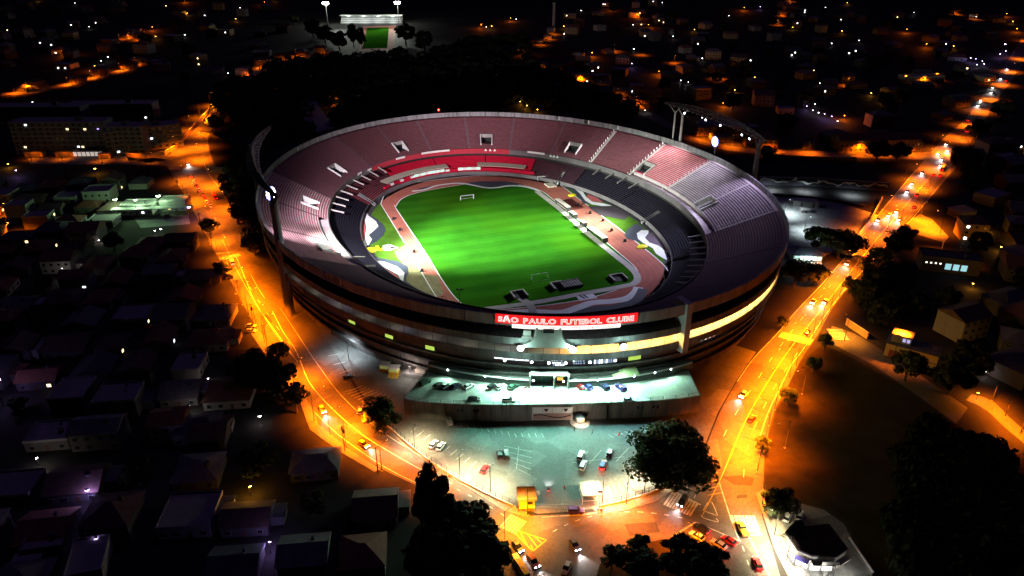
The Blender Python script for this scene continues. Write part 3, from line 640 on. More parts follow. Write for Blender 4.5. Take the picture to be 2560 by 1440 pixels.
# ================================================================== PITCH, TRACK, MURALS
PC = Vector((-6.4, 332.3, 0)); PU = Vector((math.cos(R(110.1)), math.sin(R(110.1)), 0)); PV = Vector((math.cos(R(20.1)), math.sin(R(20.1)), 0))
def Pt(l, w, z=0.0): return PC + PU*l + PV*w + Vector((0, 0, z))
PRZ = R(20.1)
def grass_mat():
    m = M('pitch_grass', (.018, .104, .007), rough=.8, var=.25, scale=.07, bump=.3, fine=12, spec=.0)
    nt = m.node_tree; n, l = nt.nodes, nt.links; b = n['Principled BSDF']; src = b.inputs['Base Color'].links[0].from_socket
    tc = n.new('ShaderNodeTexCoord'); mp = n.new('ShaderNodeMapping'); mp.inputs['Rotation'].default_value = (0, 0, -R(110.1))
    l.new(tc.outputs['Object'], mp.inputs['Vector'])
    wv = n.new('ShaderNodeTexWave'); wv.wave_type = 'BANDS'; wv.bands_direction = 'X'; wv.inputs['Scale'].default_value = .030; wv.inputs['Distortion'].default_value = .0
    wv.inputs['Detail'].default_value = 1; l.new(mp.outputs['Vector'], wv.inputs['Vector'])          # mown bands across the pitch
    cr = n.new('ShaderNodeMapRange'); cr.inputs['From Min'].default_value = .44; cr.inputs['From Max'].default_value = .56
    cr.inputs['To Min'].default_value = .93; cr.inputs['To Max'].default_value = 1.08; l.new(wv.outputs['Fac'], cr.inputs['Value'])
    wn = n.new('ShaderNodeTexNoise'); wn.inputs['Scale'].default_value = .018; wn.inputs['Detail'].default_value = 3; l.new(tc.outputs['Object'], wn.inputs['Vector'])
    yr = n.new('ShaderNodeMapRange'); yr.inputs['From Min'].default_value = .45; yr.inputs['From Max'].default_value = .70; l.new(wn.outputs['Fac'], yr.inputs['Value'])
    ym = n.new('ShaderNodeMix'); ym.data_type = 'RGBA'; l.new(yr.outputs[0], ym.inputs['Factor']); l.new(src, ym.inputs['A']); ym.inputs['B'].default_value = (.032, .126, .005, 1)
    mx = n.new('ShaderNodeMix'); mx.data_type = 'RGBA'; mx.blend_type = 'MULTIPLY'; mx.inputs['Factor'].default_value = 1
    l.new(ym.outputs['Result'], mx.inputs['A']); l.new(cr.outputs[0], mx.inputs['B']); l.new(mx.outputs['Result'], b.inputs['Base Color'])
    return m
PGRASS = grass_mat()
ILAWN = M('infield_lawn', (.060, .145, .016), spec=.0, rough=.85, var=.35, scale=.12, bump=.3, fine=8)
WORN = M('worn_lawn', (.20, .19, .085), rough=.9, var=.45, scale=.25, bump=.3, fine=6)
TRACK = M('track_terracotta', (.38, .125, .092), spec=.05, rough=.85, var=.15, scale=.15, bump=.1, fine=10)
TRACKD = M('track_dark_asphalt', (.060, .050, .060), spec=.05, rough=.85, var=.25, scale=.1, bump=.1, fine=8)
struct('infield', MB().poly([E(k*3, -46.5, -.03) for k in range(120)]), ILAWN)
_out = [(62, -45.5), (80, -38), (89.5, -24), (91, 0), (89.5, 20), (80, 42), (64, 56), (30, 57.5), (-34, 58), (-66, 55), (-84, 40), (-91, 10), (-86, -20), (-76, -38), (-60, -45.0), (0, -45.2), (62, -45.5)]
_inn = [(54, -39.3), (66, -33), (73, -22), (77, 0), (77, 16), (69, 32), (54, 42.5), (30, 44), (-34, 44.5), (-60, 43), (-70, 34), (-76, 10), (-74, -18), (-70, -30), (-58, -38.3), (0, -38.9), (54, -39.3)]
SO = resample(smooth_line([Pt(*q) for q in _out], 2), 260); SI = resample(smooth_line([Pt(*q, .012) for q in _inn], 2), 260)
for a in SO: a.z = .012
track = struct('running_track', MB().strip(SO, SI), TRACK)
for f in (.0, .2, .4, .6, .8, 1.0):                                  # lane lines
    P = [a.lerp(b, f) + Vector((0, 0, .02)) for a, b in zip(SO, SI)]; A, B = ribbon(P, .12 if 0 < f < 1 else .45)
    MB().strip(A, B).build('lane_line', WHITE if f in (0, 1) else M('lane_faint', (.42, .22, .18), var=.1), parent=track)
pitch = struct('football_pitch', MB().poly([p + Vector((0, 0, .012)) for p in SI[:-1]]), PGRASS)
_pn = [0]
def pp(pts, mat, name='painted_panel', z=.05):
    """painted ground panel inside the bowl"""
    _pn[0] += 1
    return struct(name, MB().poly([G(x, y, z + .004*(_pn[0] % 12)) for x, y in pts]), mat)
def pr(pts, w, mat, name='painted_wave', z=.06):
    _pn[0] += 1
    P = smooth_line([G(x, y, z + .004*(_pn[0] % 12)) for x, y in pts], 1.5); A, B = ribbon(P, w)
    return struct(name, MB().strip(A, B), mat)
MW = M('mural_white', (.70, .73, .74), rough=.7, var=.1, scale=.3); MN = M('mural_navy', (.035, .045, .07), rough=.7, var=.2, scale=.3); MR = M('mural_red', (.42, .10, .10), rough=.7, var=.15, scale=.3)
pp([(1096, 690), (1108, 735), (1078, 752), (1050, 728), (1016, 703), (1016, 668), (994, 645), (985, 628), (1012, 612), (1030, 640), (1060, 685)], WORN, 'worn_lawn_patch', .02)
pp([(916, 528), (925, 537), (940, 546), (959, 562), (964, 575), (958, 589), (940, 604), (916, 616), (930, 597), (923, 586), (934, 579), (947, 564), (941, 555), (927, 542)], MN)
pp([(914, 519), (921, 539), (940, 553), (946, 566), (934, 577), (921, 588), (930, 598), (921, 613), (905, 618), (912, 597), (916, 570), (910, 542)], MW)
pp([(907, 542), (896, 557), (900, 588), (905, 615), (912, 597), (915, 575), (910, 553)], MR)
pp([(921, 642), (949, 645), (994, 653), (1019, 665), (1022, 682), (1012, 698), (1022, 710), (1050, 727), (1075, 749), (1066, 751), (1027, 718), (1008, 704), (1011, 682), (994, 667), (966, 656), (922, 648)], MN)
pp([(922, 648), (966, 656), (994, 667), (1011, 682), (1008, 704), (1027, 718), (1056, 738), (1067, 753), (1022, 736), (1008, 729), (1009, 712), (994, 687), (960, 667), (935, 662)], MW)
pp([(937, 666), (960, 669), (994, 690), (1008, 712), (1005, 728), (980, 715), (957, 690)], MR)
pp([(1415, 465), (1438, 473), (1452, 486), (1463, 502), (1480, 511), (1457, 507), (1446, 493), (1429, 476)], MN)
pp([(1438, 473), (1457, 479), (1466, 493), (1480, 504), (1508, 508), (1530, 514), (1505, 515), (1480, 511), (1463, 502), (1452, 486)], MW)
pp([(1469, 486), (1491, 493), (1508, 506), (1480, 503), (1466, 493)], MR)
pp([(1470, 515), (1530, 516), (1572, 538), (1562, 549), (1500, 538), (1482, 527)], TRACKD, 'asphalt_patch')
pp([(1561, 586), (1570, 572), (1592, 558), (1612, 572), (1604, 575), (1592, 583), (1595, 597), (1609, 608), (1592, 602), (1567, 597)], MN)
pp([(1592, 583), (1604, 575), (1621, 576), (1621, 583), (1612, 594), (1623, 606), (1646, 614), (1666, 625), (1668, 639), (1691, 662), (1657, 645), (1640, 634), (1632, 620), (1609, 608), (1595, 597)], MW)
pp([(1621, 583), (1635, 580), (1694, 638), (1690, 655), (1668, 630), (1646, 614), (1623, 606), (1612, 594)], M('mural_plum', (.085, .06, .09), var=.2))
pp([(1165, 457), (1200, 453), (1262, 453), (1312, 461), (1277, 462), (1241, 466), (1214, 466), (1183, 461)], MN)
pp([(1045, 472), (1080, 464), (1064, 473), (1045, 477)], MN)
pr([(1030, 478), (1060, 474), (1097, 463), (1147, 458), (1183, 463), (1214, 469), (1241, 469), (1277, 464), (1319, 468), (1350, 478)], 1.8, MW)
pr([(1236, 786), (1320, 779), (1400, 781), (1450, 767), (1480, 757), (1530, 753), (1570, 745), (1590, 730), (1596, 718)], 4.0, MW)
pr([(1330, 790), (1420, 791), (1480, 773), (1540, 767), (1588, 752), (1608, 722)], 4.0, MN)
pp([(1435, 736), (1478, 730), (1494, 745), (1450, 752)], MW, 'white_ground_panel')
for a, b in (((1448, 738), (1462, 746)), ((1458, 737), (1470, 744))): pr([a, b], .8, MN, 'ground_panel_mark', .12)
PATHC = M('path_concrete', (.40, .385, .34), var=.2, scale=.3, bump=.1)
pr([(1342, 478), (1400, 523), (1466, 580), (1530, 632), (1575, 668), (1593, 690), (1588, 706), (1560, 715), (1440, 737), (1330, 757), (1185, 776)], 3.2, PATHC, 'pitch_path', .10)
pr([(1300, 745), (1325, 762), (1334, 790)], 3.2, PATHC, 'tunnel_path', .14)
for i, (x, y, w, d) in enumerate(((1298, 739, 5.5, 6), (1396, 717, 5, 6), (1546, 697, 6, 5.5))):      # stair pits behind the goal
    c = G(x, y, 0); t = thing('stair_pit', ['dark stairwell left of the tunnel path behind the near goal', 'dark stairwell beside the low slatted box behind the goal', 'dark stairwell by the rounded path corner'][i], 'stairwell', c, PRZ)
    for q, (cx, cy, sx, sy) in enumerate(((-w/2, 0, .6, d), (w/2, 0, .6, d), (0, d/2, w+.6, .5))): part('kerb_wall', MB().box((cx, cy, .55), (sx, sy, 1.1)), PATHC, t)
    part('opening_shade', MB().box((0, 0, .10), (w-.7, d-.4, .2)), BLACK, t)  # black slab stands in for the shade down the stairwell
c = G(1428, 714, 0); t = thing('slatted_box', 'low grey box with slatted top behind the near goal', 'box', c, PRZ)
part('base', MB().box((0, 0, .6), (8.5, 5.5, 1.0)), DMETAL, t)
for k in range(7): part('slat', MB().box((-3.6 + k*1.2, 0, 1.15), (.5, 5.2, .1)), PATHC, t)
part('rim', MB().box((0, 2.8, .9), (8.8, .2, 1.2)), CONCL, t)
# goals
def goal(name, label, loc, rz):
    t = thing(name, label, 'goal', loc, rz, 'football goals')
    for s in (-1, 1):
        part('post', MB().tube((s*3.66, 0, 0), (s*3.66, 0, 2.44), .13), WHITE, t); part('stay', MB().tube((s*3.66, 0, 2.44), (s*3.66, 2.0, 0), .05), WHITE, t)
    part('crossbar', MB().tube((-3.72, 0, 2.44), (3.72, 0, 2.44), .13), WHITE, t); part('back_bar', MB().tube((-3.66, 2.0, .06), (3.66, 2.0, .06), .05), WHITE, t)
goal('goal', 'white football goal at the far end of the pitch', Pt(52.4, 0), PRZ); goal('goal', 'white football goal at the near end of the pitch', Pt(-52.4, 0), PRZ + math.pi)
goal('goal', 'spare white goal standing beyond the track at the far right', G(1360, 451, 0), PRZ - .3)
t = thing('landing_mat', 'pale square landing mat on the track at the far right', 'mat', G(1376, 464, 0), PRZ); part('mat_block', MB().box((0, 0, .35), (5.2, 6.5, .7), top=.97), M('mat_beige', (.55, .50, .40)), t)
# dugouts along the right touchline
def dugout(label, a, b, depth=2.6):
    p, q = G(*a, 0), G(*b, 0); L = (q-p).length; c = (p+q)/2; t = thing('dugout', label, 'dugout', c, math.atan2((q-p).y, (q-p).x), 'dugouts on the touchline')
    part('roof', MB().box((0, .3, 2.35), (L, depth, .14)), M('dugout_roof', (.55, .50, .42), var=.1), t); part('back_wall', MB().box((0, depth/2+.2, 1.2), (L, .12, 2.3)), M('dugout_back', (.10, .10, .11)), t)
    for s in (-1, 1): part('side_wall', MB().box((s*(L/2-.05), .3, 1.2), (.1, depth-.1, 2.3)), M('dugout_back', (.1, .1, .11)), t)
    for k in range(max(2, int(L/1.4))): part('seat', MB().box((-L/2 + .8 + k*1.4, .8, .55), (.55, .6, .5)), BLACK, t)
dugout('long beige-roofed dugout at the far end of the touchline', (1391, 507), (1421, 529)); dugout('short dugout between the two long ones on the right touchline', (1426, 538), (1438, 547), 2.2)
dugout('long beige-roofed dugout on the touchline beside the bright grass', (1472, 578), (1512, 607), 3.0); dugout('small dark shelter near the middle of the right touchline', (1452, 562), (1462, 569), 2.0)
# track-side boxes with their posts
SPK = thing('trackside_box', 'x', 'box'); part('cabinet', MB().box((0, 0, .7), (1.3, .9, 1.2), top=.8), BLACK, SPK); part('stand', MB().box((0, 0, .05), (1.6, 1.2, .1)), DMETAL, SPK)
for i, (x, y) in enumerate(((984, 549), (1000, 576), (1035, 631), (1055, 679))): place(SPK, G(x, y, 0), PRZ + .4, ['first', 'second', 'third', 'fourth'][i] + ' small black box from the far end along the left track', 'black boxes by the left track')
for i, (x, y) in enumerate(((1446, 513), (1475, 534), (1507, 553), (1529, 577), (1562, 604))): place(SPK, G(x, y, 0), PRZ, ['first', 'second', 'third', 'fourth', 'fifth'][i] + ' small black box from the far end along the right track', 'black boxes by the right track')
YEL = M('vinyl_yellow', (.72, .66, .02), rough=.5, var=.08)
def dome(name, label, c, rx, ry, h, mat):
    t = thing(name, label, 'inflatable', c, PRZ); m = MB(); n = 16; rings = []
    for j, (k, z) in enumerate(((1, 0), (1.04, .35), (.96, .7), (.72, .93), (.35, 1.0))): rings.append([(rx*k*math.cos(2*math.pi*i/n), ry*k*math.sin(2*math.pi*i/n), h*z) for i in range(n)])
    for a, b in zip(rings[:-1], rings[1:]): m.strip(a + [a[0]], b + [b[0]])
    m.poly(rings[-1]); part('cover', m, mat, t, smooth=True); m = MB()
    for i in range(8): m.tube((rx*1.04*math.cos(i*.785), ry*1.04*math.sin(i*.785), .02), (rx*1.25*math.cos(i*.785), ry*1.25*math.sin(i*.785), .02), .06)
    part('tether', m, DMETAL, t)
dome('yellow_cover', 'large round yellow cover on the lawn by the left stand', G(925, 628, 0), 3.4, 2.6, 1.3, YEL); dome('yellow_cover', 'round yellow cover on the lawn at the right', G(1606, 618, 0), 2.6, 1.9, .9, YEL); dome('yellow_cover', 'small yellow cover beside the track at the far right', G(1431, 489, 0), 2.4, 1.5, .8, YEL)
t = thing('yellow_block', 'L-shaped yellow block beside the round yellow cover', 'inflatable', G(944, 624, 0), PRZ); part('body', MB().box((0, 0, .7), (1.5, 3.0, 1.4), top=.95), YEL, t); part('foot', MB().box((1.2, -1.0, .4), (1.6, 1.2, .8), top=.9), YEL, t)
t = thing('shield_mat', 'white shield-shaped mat lying on the left lawn', 'mat', G(975, 621, 0), 0); o = t.location
P = [G(x, y, 0) - o for x, y in ((957, 615), (974, 612), (996, 620), (976, 627), (957, 625))]; part('shield', MB().prism([(p.x, p.y) for p in P], .02, .25), WHITE, t)
P = [G(x, y, 0) - o for x, y in ((975, 616), (990, 620), (976, 624))]; part('dark_triangle', MB().prism([(p.x, p.y) for p in P], .26, .29), BLACK, t)
P = [G(x, y, 0) - o for x, y in ((959, 617), (972, 615), (972, 617), (959, 619))]; part('dark_bar', MB().prism([(p.x, p.y) for p in P], .26, .29), BLACK, t)
t = thing('field_mast', 'thin mast with small lamps at the near left edge of the track', 'mast', G(1150, 772, 0)); part('pole', MB().tube((0, 0, 0), (0, 0, 8.5), .14, .08), DMETAL, t)
for s in (-1, 1): part('lamp_box', MB().box((s*.8, 0, 8.6), (.9, .5, .6)), DMETAL, t)
part('cross_arm', MB().box((0, 0, 8.4), (2.4, .15, .15)), DMETAL, t)
fr_ = thing('track_fence', 'low black fence at the near left end of the track', 'fence', G(1085, 756, 0), PRZ + .12)
for k in range(8): part('post', MB().box((-5 + k*1.45, 0, .9), (.12, .12, 1.8)), BLACK, fr_)
for z in (.4, 1.7): part('rail', MB().box((0, 0, z), (11, .1, .1)), BLACK, fr_)

# ================================================================== FLOODLIGHT GANTRIES
LENSW = EM('flood_lens', (.85, .93, 1.0), 15.0)
LENSHALO = EM('flood_lens_halo', (.42, .45, 1.0), 3.0)
def gantry(label, ta, tb_, z, off, pylons, arms, sheet=True):
    b = E((ta+tb_)/2, off, ZS); g_ = thing('floodlight_gantry', label, 'gantry', b, world=True, group='floodlight gantries')
    n = 22; T = [ta + (tb_-ta)*k/n for k in range(n+1)]
    def w(k): return 1.0 + 3.2*math.sin(math.pi*k/n)
    ch = {'o': [E(t, off + w(k)*.6, z) for k, t in enumerate(T)], 'i': [E(t, off - w(k)*.6, z) for k, t in enumerate(T)], 'u': [E(t, off, z + w(k)*.8) for k, t in enumerate(T)]}
    for nm, c in ch.items():
        m = MB()
        for p, q in zip(c[:-1], c[1:]): m.tube(p, q, .17, n=6)
        m.build('chord', METAL, parent=g_)
    for k in range(n):
        m = MB()
        for a, c in (('o', 'i'), ('i', 'u'), ('u', 'o')):
            m.tube(ch[a][k], ch[c][k], .09, n=5); m.tube(ch[a][k], ch[c][k+1], .09, n=5)
        m.build('lattice_bay', METAL, parent=g_)
    m = MB()
    for k in range(n if sheet else 0): m.quad(ch['o'][k] + Vector((0, 0, -.1)), ch['o'][k+1] + Vector((0, 0, -.1)), ch['u'][k+1], ch['u'][k])
    if sheet: m.build('back_sheet', M('gantry_sheet', (.10, .095, .13), rough=.5, metal=.3), parent=g_)
    for k in range(1, n, 1):                                            # rows of lamp heads, unlit
        c = ch['i'][k] + Vector((0, 0, -.3)); MB().box(c, (.6, .4, .5), SANG).build('lamp_head', M('lamp_head_grey', (.35, .35, .42), rough=.4), parent=g_)
    for t, o, r, *am in pylons:
        arms = am[0] if am else LPY
        p = E(t, o, ZS); q = E(t, o, z - 3.2); col = MB().tube(p, q, r, r*.8, n=10).build('pylon', arms, parent=g_)
        m = MB()
        for dt_ in (-1.6, 1.6): m.tube(q - Vector((0, 0, 1)), E(t + dt_, off, z - .1), r*.5, r*.3, n=8)
        m.build('fork', arms, parent=g_)
    return g_
LPY = M('pylon_dark_concrete', (.16, .15, .17), var=.2, scale=.3)
gantry('crescent floodlight gantry on a dark pylon over the left stand', 103.5, 58, 45, -1.5, [(101.8, -1.0, 1.9), (66, 3.5, 1.4)], LPY)
gantry('curved floodlight gantry on tall pylons behind the right stand', 284, 249, 45, 2.0, [(281.0, 3.0, .6, CONCL), (278.5, 2.5, .85, CONCL), (252.5, 3.5, 1.4)], CONCL, False)
def flood(label, t, off, z, base_z, lights, heads=6, face=0.0):
    b = E(t, off, base_z); f = thing('floodlight_mast', label, 'floodlight', b, world=True, group='lit floodlights')
    n = (-Enorm(t) + Vector((0, -face, 0))).normalized(); a = Vector((-n.y, n.x, 0)); top = E(t, off, z)
    MB().tube(b, top, .45, .3).build('pole', METAL, parent=f); MB().box(top + Vector((0, 0, .4)), (5.2, .3, .3), math.atan2(a.y, a.x)).build('cross_frame', DMETAL, parent=f)
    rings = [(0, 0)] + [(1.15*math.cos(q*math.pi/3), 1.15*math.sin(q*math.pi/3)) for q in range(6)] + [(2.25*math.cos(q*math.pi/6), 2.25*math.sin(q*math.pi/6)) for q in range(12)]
    for q, (u, w) in enumerate(rings):                              # round lamp cluster; the blue outer ring imitates the halo of glare
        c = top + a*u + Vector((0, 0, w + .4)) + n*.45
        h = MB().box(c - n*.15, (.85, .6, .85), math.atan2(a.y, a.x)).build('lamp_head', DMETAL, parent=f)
        MB().tube(c + n*.12, c + n*.45, .44, .56, 10).build('lens', LENSW if q < 7 else LENSHALO, parent=h)
    for tgt, power, size, col, blend in lights:
        d = lamp_data('flood_beam', 'SPOT', power, col, size, blend, .9); o = link('flood_beam', d, f, top + n*1.8 + Vector((0, 0, .4))); 
        o.rotation_euler = (Vector(tgt) - (top + n*1.8 + Vector((0, 0, .4)))).to_track_quat('-Z', 'Y').to_euler()
K = 1000.0
flood('brilliant floodlight under the crescent gantry at the left stand', 97.6, -2.4, 41.8, 24.0, [
    (Pt(0, -2), 3900*K, 48, (.93, 1.0, .90), .9), (Pt(0, -50), 720*K, 54, (1.0, 1.0, .92), .9), (E(78, -15, 18), 66*K, 130, (1.0, .82, .95), .8), (E(10, -30, 9), 1500*K, 58, (1.0, .86, .90), 1.0), (E(48, -16, 18), 330*K, 60, (.85, .70, 1.0), 1.0)], face=.9)
flood('brilliant bluish floodlight on a mast behind the right stand', 267.6, 3.7, 32.5, 10.0, [
    (Pt(-12, 16), 2000*K, 28, (1.0, 1.0, .80), 1.0), (E(318, -16, 18), 520*K, 40, (1.0, .82, .88), 1.0)])
for t, tg, pw, sz, col in ((277, E(276, -20, 15), 62, 90, (1.0, .90, .90)), (265, E(260, -20, 15), 66, 90, (.84, .76, 1.0)), (254, E(240, -20, 15), 62, 100, (.74, .64, 1.0)), (270, Pt(-12, 0), 2300, 46, (.92, 1.0, .9)), (257, Pt(-48, 42), 420, 40, (.70, .72, 1.0))):   # lit heads added on the right gantry to light seats and pitch
    g_ = [o for o in COL.objects if o.get('label', '').startswith('curved floodlight gantry')][0]; c = E(t, 0.5, 43.2)
    h = MB().box(c, (1.0, .8, .8), SANG).build('added_lamp_head', DMETAL, parent=g_); MB().box(c - Enorm(t)*.45, (.9, .12, .7), math.atan2(Etan(t).y, Etan(t).x)).build('lens', LENSW, parent=h)
    d = lamp_data('gantry_fill', 'SPOT', pw*K, col, sz, .9, .6); o = link('gantry_fill', d, g_, c - Enorm(t)*.9); o.rotation_euler = (Vector(tg) - c).to_track_quat('-Z', 'Y').to_euler()
# ================================================================== PROTOTYPES
CARC = {k: M('car_paint_'+k, c, rough=.28, var=.06, spec=.6) for k, c in dict(white=(.72, .72, .72), silver=(.40, .41, .43), black=(.016, .016, .018), grey=(.10, .10, .11), red=(.45, .012, .015), maroon=(.14, .01, .025), blue=(.035, .04, .30), navy=(.02, .02, .07), purple=(.09, .04, .28), green=(.03, .075, .05), yellow=(.70, .42, .02), beige=(.45, .38, .28)).items()}
HEADON = EM('headlight_on', (1.0, .97, 1.0), 26.0); TAILON = EM('taillight_on', (1.0, .01, .012), 9.0); HEADOFF = M('headlight_glass', (.55, .56, .58), rough=.1, spec=.8); TAILOFF = M('taillight_glass', (.25, .01, .01), rough=.2)
def loft(secs, m=0):
    """secs: (x, z0, z1, halfwidth bottom, halfwidth top) -> closed hull with a chamfered section"""
    mb = MB(); rows = []
    for x, z0, z1, wb, wt in secs:
        zm = z0 + (z1-z0)*.62
        rows.append([(x, -wb*.92, z0), (x, -wb, z0 + (z1-z0)*.25), (x, -wb*.99, zm), (x, -wt, z1), (x, wt, z1), (x, wb*.99, zm), (x, wb, z0 + (z1-z0)*.25), (x, wb*.92, z0)])
    for a, b in zip(rows[:-1], rows[1:]): mb.strip(a + [a[0]], b + [b[0]], m)
    mb.poly(rows[0][::-1], m); mb.poly(rows[-1], m); return mb
def wheel_mesh(r=.33, w=.24):
    m = MB(); m.tube((0, -w/2, 0), (0, w/2, 0), r, r, 14); return m
def make_car(kind, full=True):
    L, Hh, Wd = dict(car=(4.2, 1.45, .88), suv=(4.5, 1.70, .92), van=(5.0, 2.2, .98), pickup=(5.2, 1.75, .95))[kind]
    h = L/2; t = thing('car' if kind != 'van' else 'van', 'x', 'car' if kind != 'van' else 'van')
    zb = .28; belt = .86 if kind == 'car' else (1.0 if kind in ('suv', 'pickup') else 1.25)
    body = loft([(-h, .42, belt-.10, Wd*.86, Wd*.80), (-h+.12, zb, belt, Wd*.97, Wd*.88), (-h*.45, zb, belt+.02, Wd, Wd*.90), (h*.30, zb, belt, Wd, Wd*.88), (h*.72, zb, belt-.10, Wd*.97, Wd*.84), (h-.10, zb+.04, belt-.26, Wd*.90, Wd*.78), (h, .42, belt-.36, Wd*.80, Wd*.72)])
    b = part('body', body, CARC['white'], t, smooth=False)
    if kind == 'car': cab = [(-h+.28, belt, belt+.04, Wd*.86, Wd*.80), (-h*.58, belt, Hh-.08, Wd*.88, Wd*.70), (h*.02, belt, Hh-.05, Wd*.88, Wd*.70), (h*.46, belt-.06, belt+.0, Wd*.86, Wd*.80)]
    elif kind == 'suv': cab = [(-h+.06, belt, belt+.05, Wd*.88, Wd*.80), (-h+.30, belt, Hh-.06, Wd*.90, Wd*.74), (h*.08, belt, Hh-.05, Wd*.90, Wd*.74), (h*.48, belt-.05, belt+.01, Wd*.88, Wd*.80)]
    elif kind == 'pickup': cab = [(-h*.18, belt, belt+.05, Wd*.88, Wd*.80), (-h*.10, belt, Hh-.06, Wd*.90, Wd*.74), (h*.22, belt, Hh-.05, Wd*.90, Wd*.74), (h*.55, belt-.05, belt+.01, Wd*.88, Wd*.80)]
    else: cab = [(-h+.03, belt, Hh-.10, Wd*.92, Wd*.84), (-h+.15, belt, Hh-.06, Wd*.93, Wd*.86), (h*.45, belt, Hh-.08, Wd*.92, Wd*.84), (h*.86, belt-.2, belt+.05, Wd*.86, Wd*.78)]
    part('cabin_glass', loft(cab), GLASS, t)
    zr = Hh - .045; xa, xb = (cab[1][0]-.02, cab[2][0]+.02) if kind != 'van' else (cab[1][0], cab[2][0])
    wr = cab[1][4]
    part('roof', MB().box(((xa+xb)/2, 0, zr), (xb-xa+.18, wr*2+.02, .07), top=.94), CARC['white'], t)
    if kind == 'van':
        for s in (-1, 1): part('side_panel', MB().box((-.45, s*(Wd*.90), (belt+Hh)/2), (2.6, .06, Hh-belt-.25)), CARC['white'], t)
    for s in (-1, 1):
        part('headlight', MB().box((h-.10, s*Wd*.60, belt-.24), (.22, .42, .17)), HEADOFF, t)
        part('taillight', MB().box((-h+.06, s*Wd*.68, belt-.10), (.16, .34, .18)), TAILOFF, t)
        if full:
            for x in (-h*.60, h*.62):
                w = wheel_mesh().build('wheel', BLACK, parent=t); w.location = (x, s*(Wd-.10), .33)
                rm = MB().tube((0, s*.125, 0), (0, s*.14, 0), .20, .20, 10).build('rim', METAL, parent=w)
            part('mirror', MB().box((h*.34, s*(Wd+.06), belt+.08), (.14, .18, .12)), BLACK, t)
    if full: part('number_plate', MB().box((-h-.01, 0, .62), (.04, .5, .12)), WHITE, t)
    return t
CAR = {(k, f): make_car(k, f) for k in ('car', 'suv', 'van', 'pickup') for f in (True, False)}
HEADBEAM = lamp_data('headlight_beam', 'SPOT', 5200, (1.0, .93, .90), 74, .7, .15); TAILGLOW = lamp_data('taillight_glow', 'POINT', 160, (1.0, .02, .02), radius=.2)
def car(px, to, colour, label, kind='car', lights=None, z=ZS, full=True, roof=None, group=None, roadz=.03):
    """a car standing at a photo point and facing another one"""
    p = G(*px, z); q = G(*to, z); rz = math.atan2((q-p).y, (q-p).x)
    o = place(CAR[(kind, full)], p + Vector((0, 0, roadz if z == ZS else 0)), rz, label, group)
    for c in o.children:
        s = c.name.split('.')[0]
        if s in ('body', 'side_panel'): recolour(c, CARC[colour])
        elif s == 'roof': recolour(c, CARC[roof or colour])
        elif s == 'headlight': recolour(c, HEADON if lights in ('head', 'both') else HEADOFF)
        elif s == 'taillight': recolour(c, TAILON if lights in ('tail', 'both') else TAILOFF)
    if lights in ('head', 'both'):
        b = link('headlight_beam', HEADBEAM, o, (2.25, 0, .75)); aim(b, (14, 0, -.9))
    if lights in ('tail', 'both'): link('taillight_glow', TAILGLOW, o, (-2.6, 0, .8))
    return o
def make_bus():
    t = thing('bus', 'x', 'bus'); part('body', MB().box((0, 0, 1.75), (11.5, 2.5, 2.9), top=.985), CARC['white'], t); part('roof', MB().box((0, 0, 3.26), (11.2, 2.3, .12)), CARC['white'], t)
    for s in (-1, 1):
        for k in range(7): part('window', MB().box((-4.5 + k*1.45, s*1.26, 2.2), (1.25, .06, .95)), GLASS, t)
        for x in (-3.4, 3.6):
            w = wheel_mesh(.5, .3).build('wheel', BLACK, parent=t); w.location = (x, s*1.15, .5)
        part('headlight', MB().box((5.76, s*.95, .9), (.08, .4, .25)), HEADON, t); part('taillight', MB().box((-5.76, s*.95, 1.0), (.08, .35, .4)), TAILON, t)
    part('windscreen', MB().box((5.74, 0, 2.2), (.08, 2.2, 1.2)), GLASS, t); part('rear_window', MB().box((-5.74, 0, 2.4), (.08, 1.9, .8)), GLASS, t)
    for x in (-2.5, 2.0): part('roof_hatch', MB().box((x, 0, 3.37), (1.2, .9, .12)), METAL, t)
    return t
BUS = make_bus()
def bus(px, to, colour, label, scale=1.0):
    p, q = G(*px), G(*to); o = place(BUS, p + Vector((0, 0, .03)), math.atan2((q-p).y, (q-p).x), label, scale=scale)
    for c in o.children:
        if c.name.split('.')[0] in ('body', 'roof'): recolour(c, CARC[colour])
    return o
